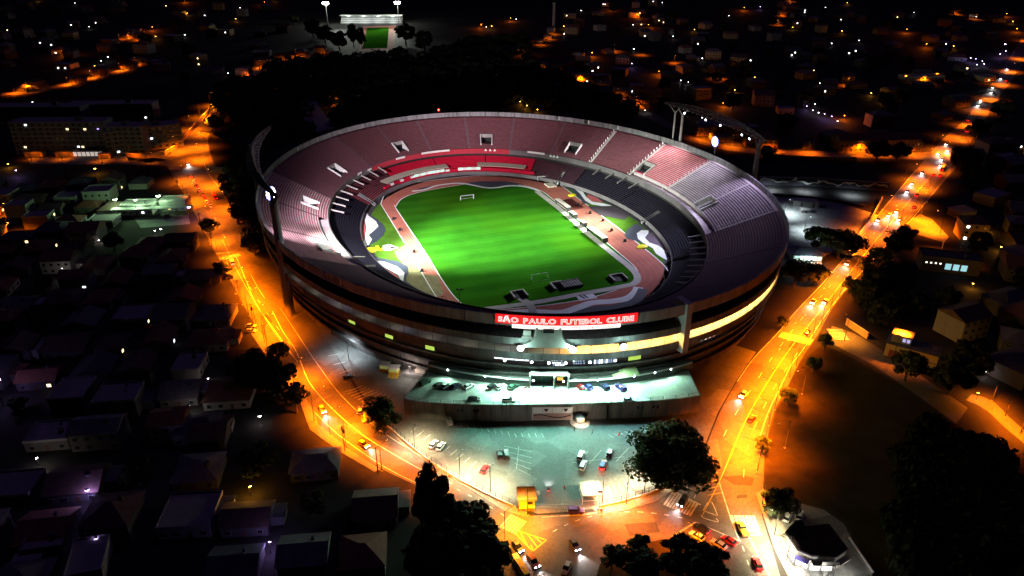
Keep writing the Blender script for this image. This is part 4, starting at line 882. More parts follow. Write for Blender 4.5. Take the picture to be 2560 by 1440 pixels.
# ---- people: one skinned body mesh per pose
def body_mesh(name, J, edges):
    me = bpy.data.meshes.new(name); me.from_pydata([j[0] for j in J], edges, []); ob = bpy.data.objects.new(name, me); COL.objects.link(ob)
    md = ob.modifiers.new('s', 'SKIN'); md.use_smooth_shade = True
    for k, j in enumerate(J): me.skin_vertices[0].data[k].radius = (j[1], j[1])
    me.skin_vertices[0].data[0].use_root = True
    ob.modifiers.new('u', 'SUBSURF').levels = 1; bpy.context.view_layer.update()
    out = bpy.data.meshes.new_from_object(ob.evaluated_get(bpy.context.evaluated_depsgraph_get())); bpy.data.objects.remove(ob); return out
def pose(step, arm, bend=0.0, sit=False):
    J = [((0, 0, .95), .15), ((.02+bend*.3, 0, 1.22), .15), ((.03+bend, 0, 1.42), .15), ((.03+bend*1.2, 0, 1.53), .055), ((.06+bend*1.3, 0, 1.66), .10)]
    Ed = [(0, 1), (1, 2), (2, 3), (3, 4)]
    for s in (-1, 1):
        i = len(J); st = step*s
        if sit: J += [((.05, s*.12, .92), .09), ((.42, s*.2, .80), .07), ((.25, s*.22, .42), .05), ((.36, s*.22, .38), .04)]
        else: J += [((0, s*.10, .90), .095), ((st*.35+.03, s*.11, .50), .065), ((st*.8-.04, s*.12, .09), .048), ((st*.8+.12, s*.13, .04), .04)]
        Ed += [(0, i), (i, i+1), (i+1, i+2), (i+2, i+3)]
        i = len(J); aa = -arm*s
        if sit: J += [((.03+bend, s*.2, 1.38), .06), ((.25+bend, s*.28, 1.15), .045), ((.50+bend, s*.26, 1.05), .038)]
        else: J += [((.03+bend, s*.20, 1.38), .06), ((aa*.25+.02, s*.26, 1.10), .045), ((aa*.6+.08, s*.24, .86), .035)]
        Ed += [(2, i), (i, i+1), (i+1, i+2)]
    return J, Ed
PB = {'stand': body_mesh('b', *pose(.06, .05)), 'walk': body_mesh('b', *pose(.38, .4)), 'ride': body_mesh('b', *pose(0, 0, .08, True))}
SKIN = M('skin', (.35, .20, .13), rough=.6)
def cloth(name, top, leg):
    m = M(name, top, rough=.9, var=.1); nt = m.node_tree; n, l = nt.nodes, nt.links
    if m.get('c'): return m
    m['c'] = 1; b = n['Principled BSDF']; src = b.inputs['Base Color'].links[0].from_socket
    tc = n.new('ShaderNodeTexCoord'); sp = n.new('ShaderNodeSeparateXYZ'); l.new(tc.outputs['Object'], sp.inputs[0])
    for z, col, gt in ((.98, leg, False), (1.52, (.35, .20, .13), True)):
        c = n.new('ShaderNodeMath'); c.operation = 'GREATER_THAN' if gt else 'LESS_THAN'; c.inputs[1].default_value = z; l.new(sp.outputs[2], c.inputs[0])
        x = n.new('ShaderNodeMix'); x.data_type = 'RGBA'; l.new(c.outputs[0], x.inputs['Factor']); l.new(src, x.inputs['A']); x.inputs['B'].default_value = (*col, 1); src = x.outputs['Result']
    l.new(src, b.inputs['Base Color']); return m
def person(px, to, label, pose_='stand', top=(.05, .05, .06), leg=(.03, .03, .05), z=ZS, base=None, rz=None, cname=None):
    p = base if base is not None else G(*px, z)
    if rz is None: q = G(*to, z); rz = math.atan2((q-p).y, (q-p).x)
    me = PB[pose_].copy(); me.materials.clear(); me.materials.append(cloth(cname or 'clothes_%02x%02x%02x' % tuple(int(99*c) for c in top), top, leg))
    o = link('person', me, None, p + Vector((0, 0, .03)), rz); tag(o, label, 'person')
    h = MB(); 
    for k in range(4):
        for i in range(10): pass
    cx = {'stand': .085, 'walk': .085, 'ride': .19}[pose_]
    rings = [[(cx - .015 + r*math.cos(2*math.pi*i/10), r*math.sin(2*math.pi*i/10), 1.60 + zz) for i in range(10)] for r, zz in ((.108, .04), (.115, .10), (.10, .16), (.05, .19))]
    for a, b in zip(rings[:-1], rings[1:]): h.strip(a + [a[0]], b + [b[0]])
    h.poly(rings[-1]); h.build('hair', BLACK, parent=o, smooth=True)
    return o
def make_motorbike():
    t = thing('motorcycle', 'x', 'motorcycle')
    for x in (-.65, .65):
        w = MB()
        for i in range(14):
            a, b = 2*math.pi*i/14, 2*math.pi*(i+1)/14; w.tube((x + .28*math.cos(a), 0, .32 + .28*math.sin(a)), (x + .28*math.cos(b), 0, .32 + .28*math.sin(b)), .06, n=6)
        part('wheel', w, BLACK, t)
    part('frame', MB().beam((-.55, 0, .55), (.5, 0, .6), .16, .26), DMETAL, t); part('tank', loft([(-.05, .70, .80, .10, .08), (.1, .66, .92, .15, .11), (.4, .68, .86, .12, .09)]), CARC['red'], t)
    part('saddle', MB().box((-.4, 0, .80), (.7, .26, .12), top=.85), BLACK, t); part('fork', MB().beam((.65, 0, .32), (.42, 0, 1.0), .14, .08), METAL, t); part('handlebar', MB().tube((.40, -.36, 1.02), (.40, .36, 1.02), .025), DMETAL, t)
    part('headlight', MB().box((.60, 0, .86), (.14, .2, .2)), HEADOFF, t); part('taillight', MB().box((-.82, 0, .80), (.10, .2, .12)), TAILON, t); return t
MOTO = make_motorbike()
# ---- street lamps
def make_lamp(name, h, arm, lens, data, double=False, spread=(1.0, 0)):
    t = thing(name, 'x', 'street lamp'); part('pole', MB().tube((0, 0, 0), (0, 0, h), .13, .07), DMETAL, t); part('base_plate', MB().box((0, 0, .12), (.45, .45, .24)), CONC, t)
    for s in ((1, -1) if double else (1,)):
        part('arm', MB().tube((0, 0, h-.1), (s*arm, 0, h+.35), .055, .045), DMETAL, t)
        hd = part('lamp_head', MB().box((s*(arm+.35), 0, h+.38), (.95, .36, .18), top=.8), METAL, t)
        MB().box((s*(arm+.38), 0, h+.265), (.62, .28, .05)).build('lens', lens, parent=hd)
        lo = link('lamp_light', data, t, (s*(arm+.4), 0, h+.12)); aim(lo, (s*(arm+1.2), 0, 0))
    return t
SODL = EM('sodium_lens', (1.0, .42, .05), 22.0); WARML = EM('warm_lens', (1.0, .85, .5), 22.0); COOLL = EM('cool_lens', (.8, .92, 1.0), 25.0)
D_SOD = lamp_data('lamp_light', 'SPOT', 112000, SODIUM, 138, .9, .3); D_SODW = lamp_data('lamp_light', 'SPOT', 60000, SODIUM, 130, .9, .3); D_WARM = lamp_data('lamp_light', 'SPOT', 46000, WARMW, 126, .9, .3); D_COOL = lamp_data('lamp_light', 'SPOT', 14000, COOL, 150, .8, .3); D_AMB = lamp_data('lamp_light', 'SPOT', 52000, AMBER, 136, .9, .3)
D_FAR = lamp_data('lamp_light', 'SPOT', 45000, SODIUM, 140, .8, .3); D_FARW = lamp_data('lamp_light', 'POINT', 180, (1.0, .85, .7), radius=.3); D_FARV = lamp_data('lamp_light', 'POINT', 1100, (.5, .35, 1.0), radius=.3)
LAMP = {'sod': make_lamp('street_lamp', 10.5, 4.5, SODL, D_SOD), 'dim': make_lamp('street_lamp', 9.5, 2.4, SODL, D_SODW), 'warm': make_lamp('street_lamp', 8.5, 1.6, WARML, D_WARM), 'cool': make_lamp('street_lamp', 8, 1.4, COOLL, D_COOL), 'amber': make_lamp('street_lamp', 10, 2.6, SODL, D_AMB), 'weak': make_lamp('street_lamp', 6, 1.2, SODL, lamp_data('lamp_light', 'SPOT', 9000, SODIUM, 140, .8, .3)), 'far': make_lamp('street_lamp', 7, 2.0, EM('sodium_far', (1.0, .45, .06), 60.0), D_FAR)}
def lamp(kind, px, to, label, group, z=ZS, sc=None):
    p, q = G(*px, z), G(*to, z); return place(LAMP[kind], p, math.atan2((q-p).y, (q-p).x), label, group, sc)
def glow(px, label, col='w', h=4.0, group=None, size=.5, z=ZS):
    """a small yard lamp on a short post: a lit dot seen from afar"""
    key = 'glow_' + col
    if key not in LAMP:
        lens, data = {'w': (EM('dot_white', (.95, .95, 1.0), 22.0), D_FARW), 'y': (EM('dot_amber', (1.0, .62, .08), 22.0), lamp_data('yard_light', 'POINT', 1300, (1.0, .4, .03), radius=.3)), 'v': (EM('dot_violet', (.62, .45, 1.0), 22.0), D_FARV), 'g': (EM('dot_green', (.7, 1.0, .6), 18.0), lamp_data('yard_light', 'POINT', 6000, (.5, 1.0, .45), radius=.3)), 'o': (EM('dot_orange', (1.0, .32, .03), 22.0), lamp_data('yard_light', 'POINT', 12000, SODIUM, radius=.3))}[col]
        t = thing('yard_lamp', 'x', 'yard lamp'); part('post', MB().tube((0, 0, 0), (0, 0, h), .08, .06), DMETAL, t); part('bracket', MB().tube((0, 0, h), (.3, 0, h+.15), .05, .05), DMETAL, t)
        m = MB(); m.box((.3, 0, h+.28), (.55, .55, .3), top=1.3); part('globe', m, lens, t); part('cap', MB().box((.3, 0, h+.47), (.8, .8, .06)), DMETAL, t); link('yard_light', data, t, (.3, 0, h-.15)); LAMP[key] = t
    return place(LAMP[key], G(*px, z), RND.uniform(0, 6), label, group, size/.5)
# ---- trees
def crown_mesh(seed, n, shape, leaf=.42):
    r = random.Random(seed); vs, fs = [], []; blobs = []
    for k in range(shape['blobs']):
        while True:
            x, y, z = r.uniform(-1, 1), r.uniform(-1, 1), r.uniform(-1, 1)
            if x*x + y*y + z*z < 1: break
        blobs.append((x*.80, y*.80, z*.66*shape['h'], r.uniform(.13, .34)*(1.25 if shape['blobs'] < 30 else 1)))
    for k in range(n):
        bx, by, bz, br = blobs[r.randrange(len(blobs))]
        a, u = r.uniform(0, 2*math.pi), r.uniform(-.75, 1); q = math.sqrt(max(0, 1-u*u)); rad = br*(.55 + .5*r.random()**.5)
        c = Vector((bx + rad*q*math.cos(a), by + rad*q*math.sin(a), bz + rad*u*.8))
        nrm = Vector((q*math.cos(a) + r.uniform(-.7, .7), q*math.sin(a) + r.uniform(-.7, .7), u + r.uniform(-.3, .9))).normalized()
        s1 = nrm.orthogonal().normalized(); s2 = nrm.cross(s1); th = r.uniform(0, 6.28); e1 = s1*math.cos(th) + s2*math.sin(th); e2 = nrm.cross(e1); L = leaf*r.uniform(.6, 1.3)*shape.get('lf', 1)/10
        o = len(vs); vs += [tuple(c - e1*L), tuple(c + e2*L*.6 - e1*L*.1), tuple(c + e1*L), tuple(c - e2*L*.6 + e1*L*.1)]; fs.append((o, o+1, o+2, o+3))
    return vs, fs
def make_tree(name, seed, n, Rr, Ht, Hc, mat, leaf=.42, blobs=22):
    t = thing(name, 'x', 'tree'); r = random.Random(seed)
    vs, fs = crown_mesh(seed, n, dict(blobs=blobs, h=1.0, lf=10/Rr), leaf)
    zc = Ht - Hc/2; m = MB(); m.add([(x*Rr, y*Rr, zc + z*Hc/2*1.25) for x, y, z in vs], fs); part('crown', m, mat, t)
    tr = MB(); lean = Vector((r.uniform(-.5, .5), r.uniform(-.5, .5), 0)); fork = Vector((lean.x, lean.y, max(2.0, Ht-Hc*.9))); tr.tube((0, 0, -.2), fork, Rr*.06+.1, Rr*.042+.06, 8)
    for k in range(6):
        a = k*1.05 + r.uniform(-.3, .3); e = fork + Vector((math.cos(a)*Rr*.55, math.sin(a)*Rr*.55, Hc*r.uniform(.25, .55))); mid = fork.lerp(e, .5) + Vector((0, 0, Hc*.06)); tr.tube(fork, mid, Rr*.034+.04, Rr*.022+.03, 6); tr.tube(mid, e, Rr*.022+.03, .04, 6)
    part('trunk', tr, BARK, t); return t
TREE = {'big': make_tree('broad_tree', 3, 15000, 14.0, 19, 15, LEAF, .62, 95), 'round': make_tree('round_tree', 5, 4200, 5.0, 9.5, 7.5, LEAF, .42, 26), 'round2': make_tree('round_tree', 8, 4200, 5.2, 9.0, 7.0, LEAFD, .45, 22), 'tall': make_tree('tall_tree', 12, 6500, 5.4, 21, 18, LEAFD, .42, 40), 'open': make_tree('open_tree', 21, 1500, 5.0, 10, 7.5, LEAF, .5, 16), 'dark': make_tree('dark_tree', 31, 3000, 7.0, 12, 10, LEAFD, .75, 30), 'small': make_tree('street_tree', 41, 1400, 2.8, 5.6, 4.2, LEAF, .34, 14)}
def tree(kind, px, label, sc=1.0, group=None, z=ZS): return place(TREE[kind], G(*px, z), RND.uniform(0, 6.28), label, group, sc)
# ---- houses
ROOFS = [M('roof_clay', (.16, .065, .045), var=.35, scale=.7, bump=.4, fine=5), M('roof_brown', (.09, .055, .05), var=.35, scale=.7, bump=.4, fine=5), M('roof_grey', (.13, .12, .13), var=.3, scale=.5, bump=.3, fine=5), M('roof_pale', (.26, .24, .26), var=.25, scale=.4), M('roof_slate', (.07, .07, .085), var=.3, scale=.5, bump=.3, fine=5)]
WALLS = [M('wall_plaster', (.11, .10, .10), spec=.1, var=.2, scale=.4), M('wall_white', (.26, .25, .26), spec=.1, var=.15, scale=.4), M('wall_ochre', (.36, .25, .14), var=.2, scale=.4), M('wall_grey', (.08, .076, .085), spec=.1, var=.2, scale=.4)]
WWARM = EM('house_window_warm', (1.0, .72, .35), 3.0); WCOOL = EM('house_window_cool', (.85, .95, 1.0), 3.0); WDARK = GLASS
def house(px, w, d, h, rz, label, group=None, roof=0, wall=0, lit=0, style='hip', windows=True, cat='house', name='house', z=ZS, p=None, litmat=None, chimney=False):
    p = G(*px, z) if p is None else p
    t = thing(name, label, cat, p, rz, group)
    part('wall', MB().box((0, 0, h/2), (w, d, h)), WALLS[wall], t)
    e = .5; m = MB(); x, y = w/2+e, d/2+e; rh = min(w, d)*.24
    if style == 'hip':
        k = max(0.0, x - y*.9); m.add([(-x, -y, h), (x, -y, h), (x, y, h), (-x, y, h), (-k, 0, h+rh), (k, 0, h+rh)], [(0, 1, 5, 4), (1, 2, 5), (2, 3, 4, 5), (3, 0, 4), (3, 2, 1, 0)])
    elif style == 'gable': m.add([(-x, -y, h), (x, -y, h), (x, y, h), (-x, y, h), (-x, 0, h+rh), (x, 0, h+rh)], [(0, 1, 5, 4), (2, 3, 4, 5), (1, 2, 5), (3, 0, 4), (3, 2, 1, 0)])
    else:
        m.box((0, 0, h+.15), (w+.3, d+.3, .3)); 
        for s in (-1, 1): m.box((s*(w/2+.02), 0, h+.55), (.22, d+.26, .6)); m.box((0, s*(d/2+.02), h+.55), (w-.2, .22, .6))
    rf = part('roof', m, ROOFS[roof], t)
    if RND.random() < .35: tk = MB().tube((w*.25, -d*.1, h+(.3 if style == 'flat' else rh*.35)), (w*.25, -d*.1, h+1.5+(.3 if style == 'flat' else rh*.35)), .75, .65, 10).build('water_tank', ROOFS[4], parent=rf)
    if RND.random() < .4 and windows: part('annex', MB().box((w*.5+1.6, d*.15, 1.4), (3.4, d*.55, 2.8)), WALLS[wall], t); part('annex_roof', MB().box((w*.5+1.7, d*.15, 2.9), (3.9, d*.6, .2)), ROOFS[(roof+1) % 5], t)
    if chimney: MB().box((w*.2, d*.12, h+rh*.9), (.7, .7, 1.4)).build('chimney', WALLS[3], parent=rf)
    if windows:
        nw = max(2, int(w/3.2)); fl = max(1, int(h/3)); lits = set(RND.sample(range(nw*fl), min(lit, nw*fl)))
        for f in range(fl):
            for k in range(nw):
                c = (-w/2 + (k+.5)*w/nw, -d/2-.03, 1.5 + f*3.0)
                if f == 0 and k == nw//2:
                    part('door', MB().box((c[0], c[1], 1.05), (1.0, .12, 2.1)), M('door_wood', (.10, .05, .03)), t); continue
                wi = part('window', MB().box(c, (1.5, .10, 1.3)), WALLS[1], t)
                MB().box((c[0], c[1]-.05, c[2]), (1.3, .06, 1.1)).build('pane', (litmat or RND.choice((WWARM, WWARM, WCOOL))) if f*nw+k in lits else WDARK, parent=wi)
    return t
# ================================================================== LAMPS
FARSPOTS = []
def series(kind, pts, to_off, text, group, sc=None):
    if kind == 'far': FARSPOTS.extend(pts)
    for i, (x, y) in enumerate(pts): lamp(kind, (x, y), (x + to_off[0], y + to_off[1]), text % ORD[i], group, sc=sc)
ORD = ['first', 'second', 'third', 'fourth', 'fifth', 'sixth', 'seventh', 'eighth', 'ninth', 'tenth', 'eleventh', 'twelfth', 'thirteenth', 'fourteenth', 'fifteenth', 'sixteenth', 'seventeenth', 'eighteenth', 'nineteenth', 'twentieth']
series('sod', [(428, 385), (446, 462), (472, 512), (503, 572), (548, 655), (590, 735), (622, 790), (662, 858)], (30, -12), 'orange street lamp on the left avenue, %s one counting down the left kerb', 'lamps along the left avenue')
series('sod', [(470, 322), (500, 290), (527, 262)], (30, 10), 'orange street lamp at the top bend of the left avenue, %s from the bend upward', 'lamps at the top of the left avenue')
series('sod', [(786, 1052), (866, 1122)], (30, -16), 'orange street lamp by the dark trees on the lower left avenue, %s going down', 'lamps on the lower left avenue')
series('dim', [(955, 1178), (1060, 1230)], (30, -20), 'dim orange street lamp on the lower left avenue, %s before the junction', 'dim lamps before the junction')
series('sod', [(2412, 352), (2352, 430), (2288, 520), (2212, 600), (2140, 688), (2098, 745), (2052, 815), (2010, 880), (1972, 948), (1936, 1025), (1912, 1105), (1893, 1180)], (-28, -8), 'orange street lamp on the right avenue, %s one counting down the right kerb', 'lamps along the right avenue')
series('sod', [(2470, 282), (2520, 215), (2565, 150), (2580, 105)], (-24, -4), 'orange street lamp on the far right avenue, %s one beyond the bend', 'lamps on the far right avenue')
series('sod', [(515, 395), (548, 462), (585, 520)], (-24, 6), 'added orange lamp on the stadium side of the left avenue, %s going down', 'added lamps on the stadium side of the left avenue')  # lamps added across the road to widen its orange light
series('sod', [(2330, 372), (2262, 448), (2195, 530)], (24, 6), 'added orange lamp on the stadium side of the right avenue, %s going down', 'added lamps on the stadium side of the right avenue')  # added likewise to widen the light at the upper right
series('sod', [(2380, 392), (2320, 478), (2250, 562), (2176, 644), (2116, 718), (2075, 778), (2030, 848), (1990, 914), (1954, 986), (1922, 1064), (1900, 1142)], (-26, -8), 'added short-arm orange lamp between two taller ones on the right avenue, %s going down', 'added in-between lamps of the right avenue', .85)  # lamps added between the others to join their pools of light
series('sod', [(524, 612), (566, 694), (606, 762), (642, 824), (735, 962), (826, 1090)], (28, -12), 'added short-arm orange lamp between two taller ones on the left avenue, %s going down', 'added in-between lamps of the left avenue', .85)  # added to close the dark gaps along the left kerb
series('sod', [(548, 292), (536, 330), (522, 366)], (-20, 4), 'added orange lamp on the outer kerb of the top bend, %s going down', 'added outer kerb lamps of the top bend')  # extra lamps added to brighten the top of the left avenue
series('sod', [(2436, 318), (2492, 252), (2540, 182)], (-22, -4), 'added short orange lamp of the far right avenue, %s going up', 'added in-between lamps of the far right avenue', .85)  # extra lamps added to brighten the far end of the avenue
lamp('amber', (1262, 1352), (1300, 1330), 'amber street lamp at the left corner of the junction by the dark tree', 'junction lamps')
lamp('amber', (1318, 1290), (1310, 1330), 'tall street lamp by the yellow gatehouse', 'junction lamps')
lamp('sod', (1565, 1262), (1560, 1300), 'tall street lamp on the kerb between the gate and the big tree', 'junction lamps')
lamp('amber', (1905, 1262), (1850, 1258), 'street lamp at the right corner of the junction', 'junction lamps')
lamp('dim', (1738, 1392), (1700, 1370), 'street lamp on the park island beside the queue of cars', 'junction lamps')
series('warm', [(1037, 1128), (1150, 1196), (1226, 1232)], (20, -26), 'warm white lamp on the car park fence left of the gate, %s from the left', 'car park fence lamps')
series('warm', [(1505, 1262), (1610, 1235)], (0, -30), 'warm white lamp on the car park fence right of the gate, %s from the left', 'right car park fence lamps')
series('warm', [(1935, 1340), (1965, 1405)], (-20, -2), 'yellowish lamp on the pavement by the corner shop, %s going down', 'shop pavement lamps')
series('cool', [(1960, 535), (2010, 580)], (40, 0), 'cool white lamp in the service yard beside the stadium, %s from the stand', 'service yard lamps')
lamp('amber', (2110, 855), (2090, 830), 'orange lamp at the mouth of the corner street', 'corner street lamps'); lamp('sod', (2232, 900), (2245, 880), 'orange lamp facing the yellow-lit house', 'corner street lamps')
lamp('sod', (2300, 545), (2310, 560), 'orange lamp over the triangular side plaza', 'plaza lamps'); lamp('sod', (2350, 585), (2330, 575), 'orange lamp at the lower tip of the side plaza', 'plaza lamps')
series('weak', [(328, 400), (380, 405)], (10, -10), 'low orange lamp on the wall of the left side street, %s from the left', 'side street lamps')
series('far', [(1350, 172), (1395, 186), (1450, 206), (1500, 222), (1545, 240), (1590, 262)], (-4, 10), 'far orange lamp on the street beyond the stadium, %s from the left', 'far street lamps')
series('far', [(1760, 345), (1830, 362), (1930, 376), (2020, 380), (2150, 380), (2210, 378), (2290, 384)], (0, 14), 'orange lamp on the street behind the right stand, %s from the left', 'back street lamps')
series('far', [(36, 232), (70, 226), (170, 210), (228, 193), (300, 176), (340, 160)], (0, 12), 'far orange lamp on the western street, %s from the left', 'western street lamps')
series('far', [(610, 190), (650, 168), (690, 150), (740, 140), (806, 136)], (4, 10), 'orange lamp on the street through the wood, %s from the left', 'wood street lamps')
series('far', [(1945, 62), (1960, 40), (1975, 20), (1978, 4)], (-10, 4), 'far orange lamp on the distant cross street, %s from below', 'distant cross street lamps')
series('far', [(2395, 36), (2440, 48), (2490, 55)], (0, 10), 'far orange lamp on the ridge street at top right, %s from the left', 'ridge street lamps')
series('far', [(300, 98), (325, 96), (345, 100)], (0, 10), 'far orange lamp in the dark quarter at upper left, %s from the left', 'upper left lamps')
series('far', [(1352, 112), (1372, 98), (1386, 85)], (6, 6), 'far orange lamp left of the tall chimney, %s going up', 'chimney lamps')
for i, (x, y, tx) in enumerate(((2260, 205, 'left'), (2310, 208, 'middle'), (2340, 200, 'right'))): lamp('far', (x, y), (x, y + 8), 'far orange lamp at the hillside building, the %s of three' % tx, 'hillside building lamps')
for i, (x, y) in enumerate(((1500, 30), (1685, 156), (1795, 196), (2117, 213), (1535, 128), (1602, 136))): lamp('far', (x, y), (x+5, y+6), 'lone orange lamp among far houses, %s from the top left' % ORD[i], 'lone far lamps')
series('far', [(2480, 1002), (2512, 1042), (2550, 1085)], (-6, 8), 'orange lamp on the dark east lane, %s going down', 'east lane lamps'); series('far', [(2352, 630), (2395, 650)], (-6, 6), 'orange lamp on the dark east hillside, %s going down', 'hillside lamps')
series('far', [(8, 540), (18, 590)], (10, 0), 'orange lamp at the left picture edge, %s going down', 'left edge lamps')
series('sod', [(2005, 985), (1962, 1120)], (-14, 6), 'orange lamp standing on the verge lawn, %s going down', 'verge lamps')
lamp('cool', (872, 898), (860, 880), 'greenish lamp on the ramp at the foot of the left front', 'ramp lamps')
# facade floodlights of the stadium front
def facade_lamp(px, py, z, off, label, power, size, col, tgt, head=.9, grp='facade lamps', tilt=None):
    t = bt(px, py, z, off); c = E(t, off, z); f = thing('facade_lamp', label, 'floodlight', c, fr(t), grp)
    hd = part('housing', MB().box((0, 0, 0), (head*1.2, head*.5, head*.8)), DMETAL, f); MB().tube((0, -head*.26, 0), (0, -head*.44, 0), head*.52, head*.40, 14).build('lens', LENSW, parent=hd)  # head and lens sizes are exaggerated to imitate bloom
    part('bracket', MB().tube((0, .2, 0), (0, .9, .3), .07), DMETAL, f)
    if head > 1.5: link('facade_fill', lamp_data('facade_fill', 'POINT', 2600, (.55, 1.0, .82), radius=.5), f, (0, -2.2, .6))  # fill light added before the big lamps, lights the bands behind
    d = lamp_data('facade_beam', 'SPOT', power, col, size, .6, .3); o = link('facade_beam', d, f, (0, -head*.45, 0))
    w = Vector(tgt) - c; ca, sa = math.cos(-fr(t)), math.sin(-fr(t)); o.rotation_euler = Vector((w.x*ca - w.y*sa, w.x*sa + w.y*ca, w.z)).to_track_quat('-Z', 'Y').to_euler()
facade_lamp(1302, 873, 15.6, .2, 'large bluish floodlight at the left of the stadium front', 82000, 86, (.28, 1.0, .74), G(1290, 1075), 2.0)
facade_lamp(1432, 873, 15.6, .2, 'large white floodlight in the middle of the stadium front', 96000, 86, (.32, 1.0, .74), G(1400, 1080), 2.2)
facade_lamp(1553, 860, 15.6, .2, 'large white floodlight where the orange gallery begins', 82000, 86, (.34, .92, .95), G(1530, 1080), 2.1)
for i, (x, y) in enumerate(((1262, 906), (1330, 909), (1373, 909), (1415, 908), (1475, 905), (1537, 899))): facade_lamp(x, y, 10.0, -.6, '%s small lamp in the row above the lit windows' % ORD[i].capitalize(), 36000, 150, (.50, 1.0, .72), E(bt(x, y, 10), 6, 0), .85, 'row lamps')
for i, (x, y) in enumerate(((1105, 960), (1210, 962), (1268, 962), (1335, 962), (1412, 962), (1500, 960), (1600, 958), (1660, 954), (1705, 947))): facade_lamp(x, y, 2.9, -.6, '%s lamp from the left on the podium wall' % ORD[i].capitalize(), 8500, 155, (.50, 1.0, .70), E(bt(x, y, 3), 7, 0), .65, 'podium lamps')
# tubes lighting the ochre gallery
GT = EM('gallery_tube', (1.0, .62, .18), 6.0); D_GAL = lamp_data('gallery_light', 'POINT', 3900, (1.0, .54, .13), radius=.4)
for k in range(24):
    t = T_OR0 + (T_OR1-T_OR0)*(k+.5)/24; c = E(t, -4.6, 15.95); q = MB().box(c, (2.0, .25, .12), fr(t)).build('gallery_lamp', GT, parent=stadium); lo = link('gallery_light', D_GAL, stadium, E(t, -4.4, 15.6))
D_GD = lamp_data('gallery_light', 'POINT', 90, (1.0, .9, .75), radius=.4)
for k in range(8):
    t = T_OR0 - 10 - k*6.5; link('gallery_light', D_GD, stadium, E(t, -4.0, 15.4)); MB().box(E(t, -4.0, 15.85), (1.2, .25, .12), fr(t)).build('gallery_lamp', EM('gallery_tube_dim', (1.0, .9, .7), .6), parent=stadium)

# ================================================================== VEHICLES
# upper terrace, left row (noses to the podium wall), right row, front row
L1 = [(1063, 959, 'green', 'suv', 'dark green car at the left end of the upper car park'), (1097, 966, 'black', 'car', 'black car second from the left on the upper car park'), (1116, 967, 'silver', 'car', 'silver car beside the black one on the upper car park'), (1140, 968, 'navy', 'car', 'dark car in shade left of the white hatchback'), (1172, 968, 'white', 'car', 'white hatchback alone in the upper left row'), (1229, 970, 'black', 'car', 'black car beside the white car near the entrance'), (1252, 970, 'white', 'car', 'white car between two dark ones near the entrance'), (1283, 970, 'green', 'car', 'dark green car next to the motorcycle on the upper car park')]
for x, y, c, k, lb in L1: car((x, y), (x + 22, y - 12), c, lb, k, z=0, group='cars on the upper car park')
L2 = [(1448, 969, 'red', 'car', 'dark red car first to the right of the entrance'), (1469, 969, 'blue', 'car', 'blue car beside the red one right of the entrance'), (1510, 970, 'navy', 'suv', 'navy car second last in the upper right row'), (1552, 972, 'purple', 'suv', 'purple-blue car at the right end of the upper row')]
for x, y, c, k, lb in L2: car((x, y), (x - 20, y - 16), c, lb, k, z=0, group='cars on the upper car park')
car((1185, 1001), (1215, 1001), 'black', 'black hatchback parked along the terrace railing on the left', 'car', z=0); car((1272, 1004), (1300, 1004), 'beige', 'pale car parked along the terrace railing', 'suv', z=0); car((1572, 1003), (1600, 1001), 'silver', 'silver car parked along the railing on the right', 'car', z=0)
car((1124, 1054), (1118, 1030), 'silver', 'silver pickup alone at the top of the lower car park', 'pickup'); car((1084, 1114), (1098, 1096), 'white', 'left of two white cars side by side at the fence', 'car'); car((1102, 1119), (1116, 1101), 'white', 'right of two white cars side by side at the fence', 'car')
car((1212, 1176), (1224, 1158), 'red', 'bright red car near the gatehouse', 'car'); car((1250, 1140), (1247, 1118), 'black', 'left black car of the close pair in the middle of the car park', 'car'); car((1266, 1140), (1263, 1118), 'black', 'right black car of the close pair in the middle of the car park', 'suv')
car((1452, 1143), (1460, 1120), 'white', 'upper white car of the two nose to tail left of the red ones', 'suv'); car((1457, 1167), (1466, 1144), 'white', 'lower white car of the two nose to tail', 'suv'); car((1524, 1136), (1530, 1112), 'maroon', 'maroon car in the right parking row', 'car'); car((1507, 1166), (1514, 1142), 'red', 'red car with a blue roof below the maroon one', 'suv', roof='blue', lights='tail')
car((1492, 1226), (1484, 1200), 'white', 'white van beside the shelter at the gate', 'van')
car((925, 1003), (948, 996), 'black', 'black car at the left edge of the car park', 'suv'); car((942, 1008), (962, 1001), 'grey', 'grey car with a yellow glint beside the black one', 'car'); car((901, 1030), (903, 1012), 'blue', 'blue car with white roof at the avenue kerb', 'car', roof='white'); car((872, 946), (892, 940), 'black', 'black car in the dark yard under the left stand', 'car')
car((1440, 1281), (1470, 1281), 'purple', 'dark purple car on the pavement at the gate', 'suv')
# left avenue
car((806, 1027), (822, 1052), 'yellow', 'yellow car with headlights on coming down the left avenue', 'car', 'head'); car((909, 1114), (930, 1128), 'yellow', 'second yellow car nearing the car park on the left avenue', 'car', 'head'); car((581, 660), (572, 640), 'white', 'white truck-like van heading up at the left avenue crossing', 'van', 'both')
Q = [(478, 443, 'grey'), (486, 455, 'white'), (492, 466, 'black'), (499, 477, 'silver'), (507, 488, 'grey'), (512, 497, 'red'), (518, 506, 'white'), (527, 517, 'silver')]
for i, (x, y, c) in enumerate(Q): car((x, y), (x - 9, y - 18), c, '%s %s car from the top in the queue on the left avenue' % (ORD[i], c), 'car', 'tail', full=False, group='queue on the left avenue')
bus((537, 494), (528, 476), 'red', 'red bus beside the queue on the left avenue', .8); car((470, 412), (480, 430), 'white', 'car with bright headlights at the upper left crossing', 'car', 'head', full=False)
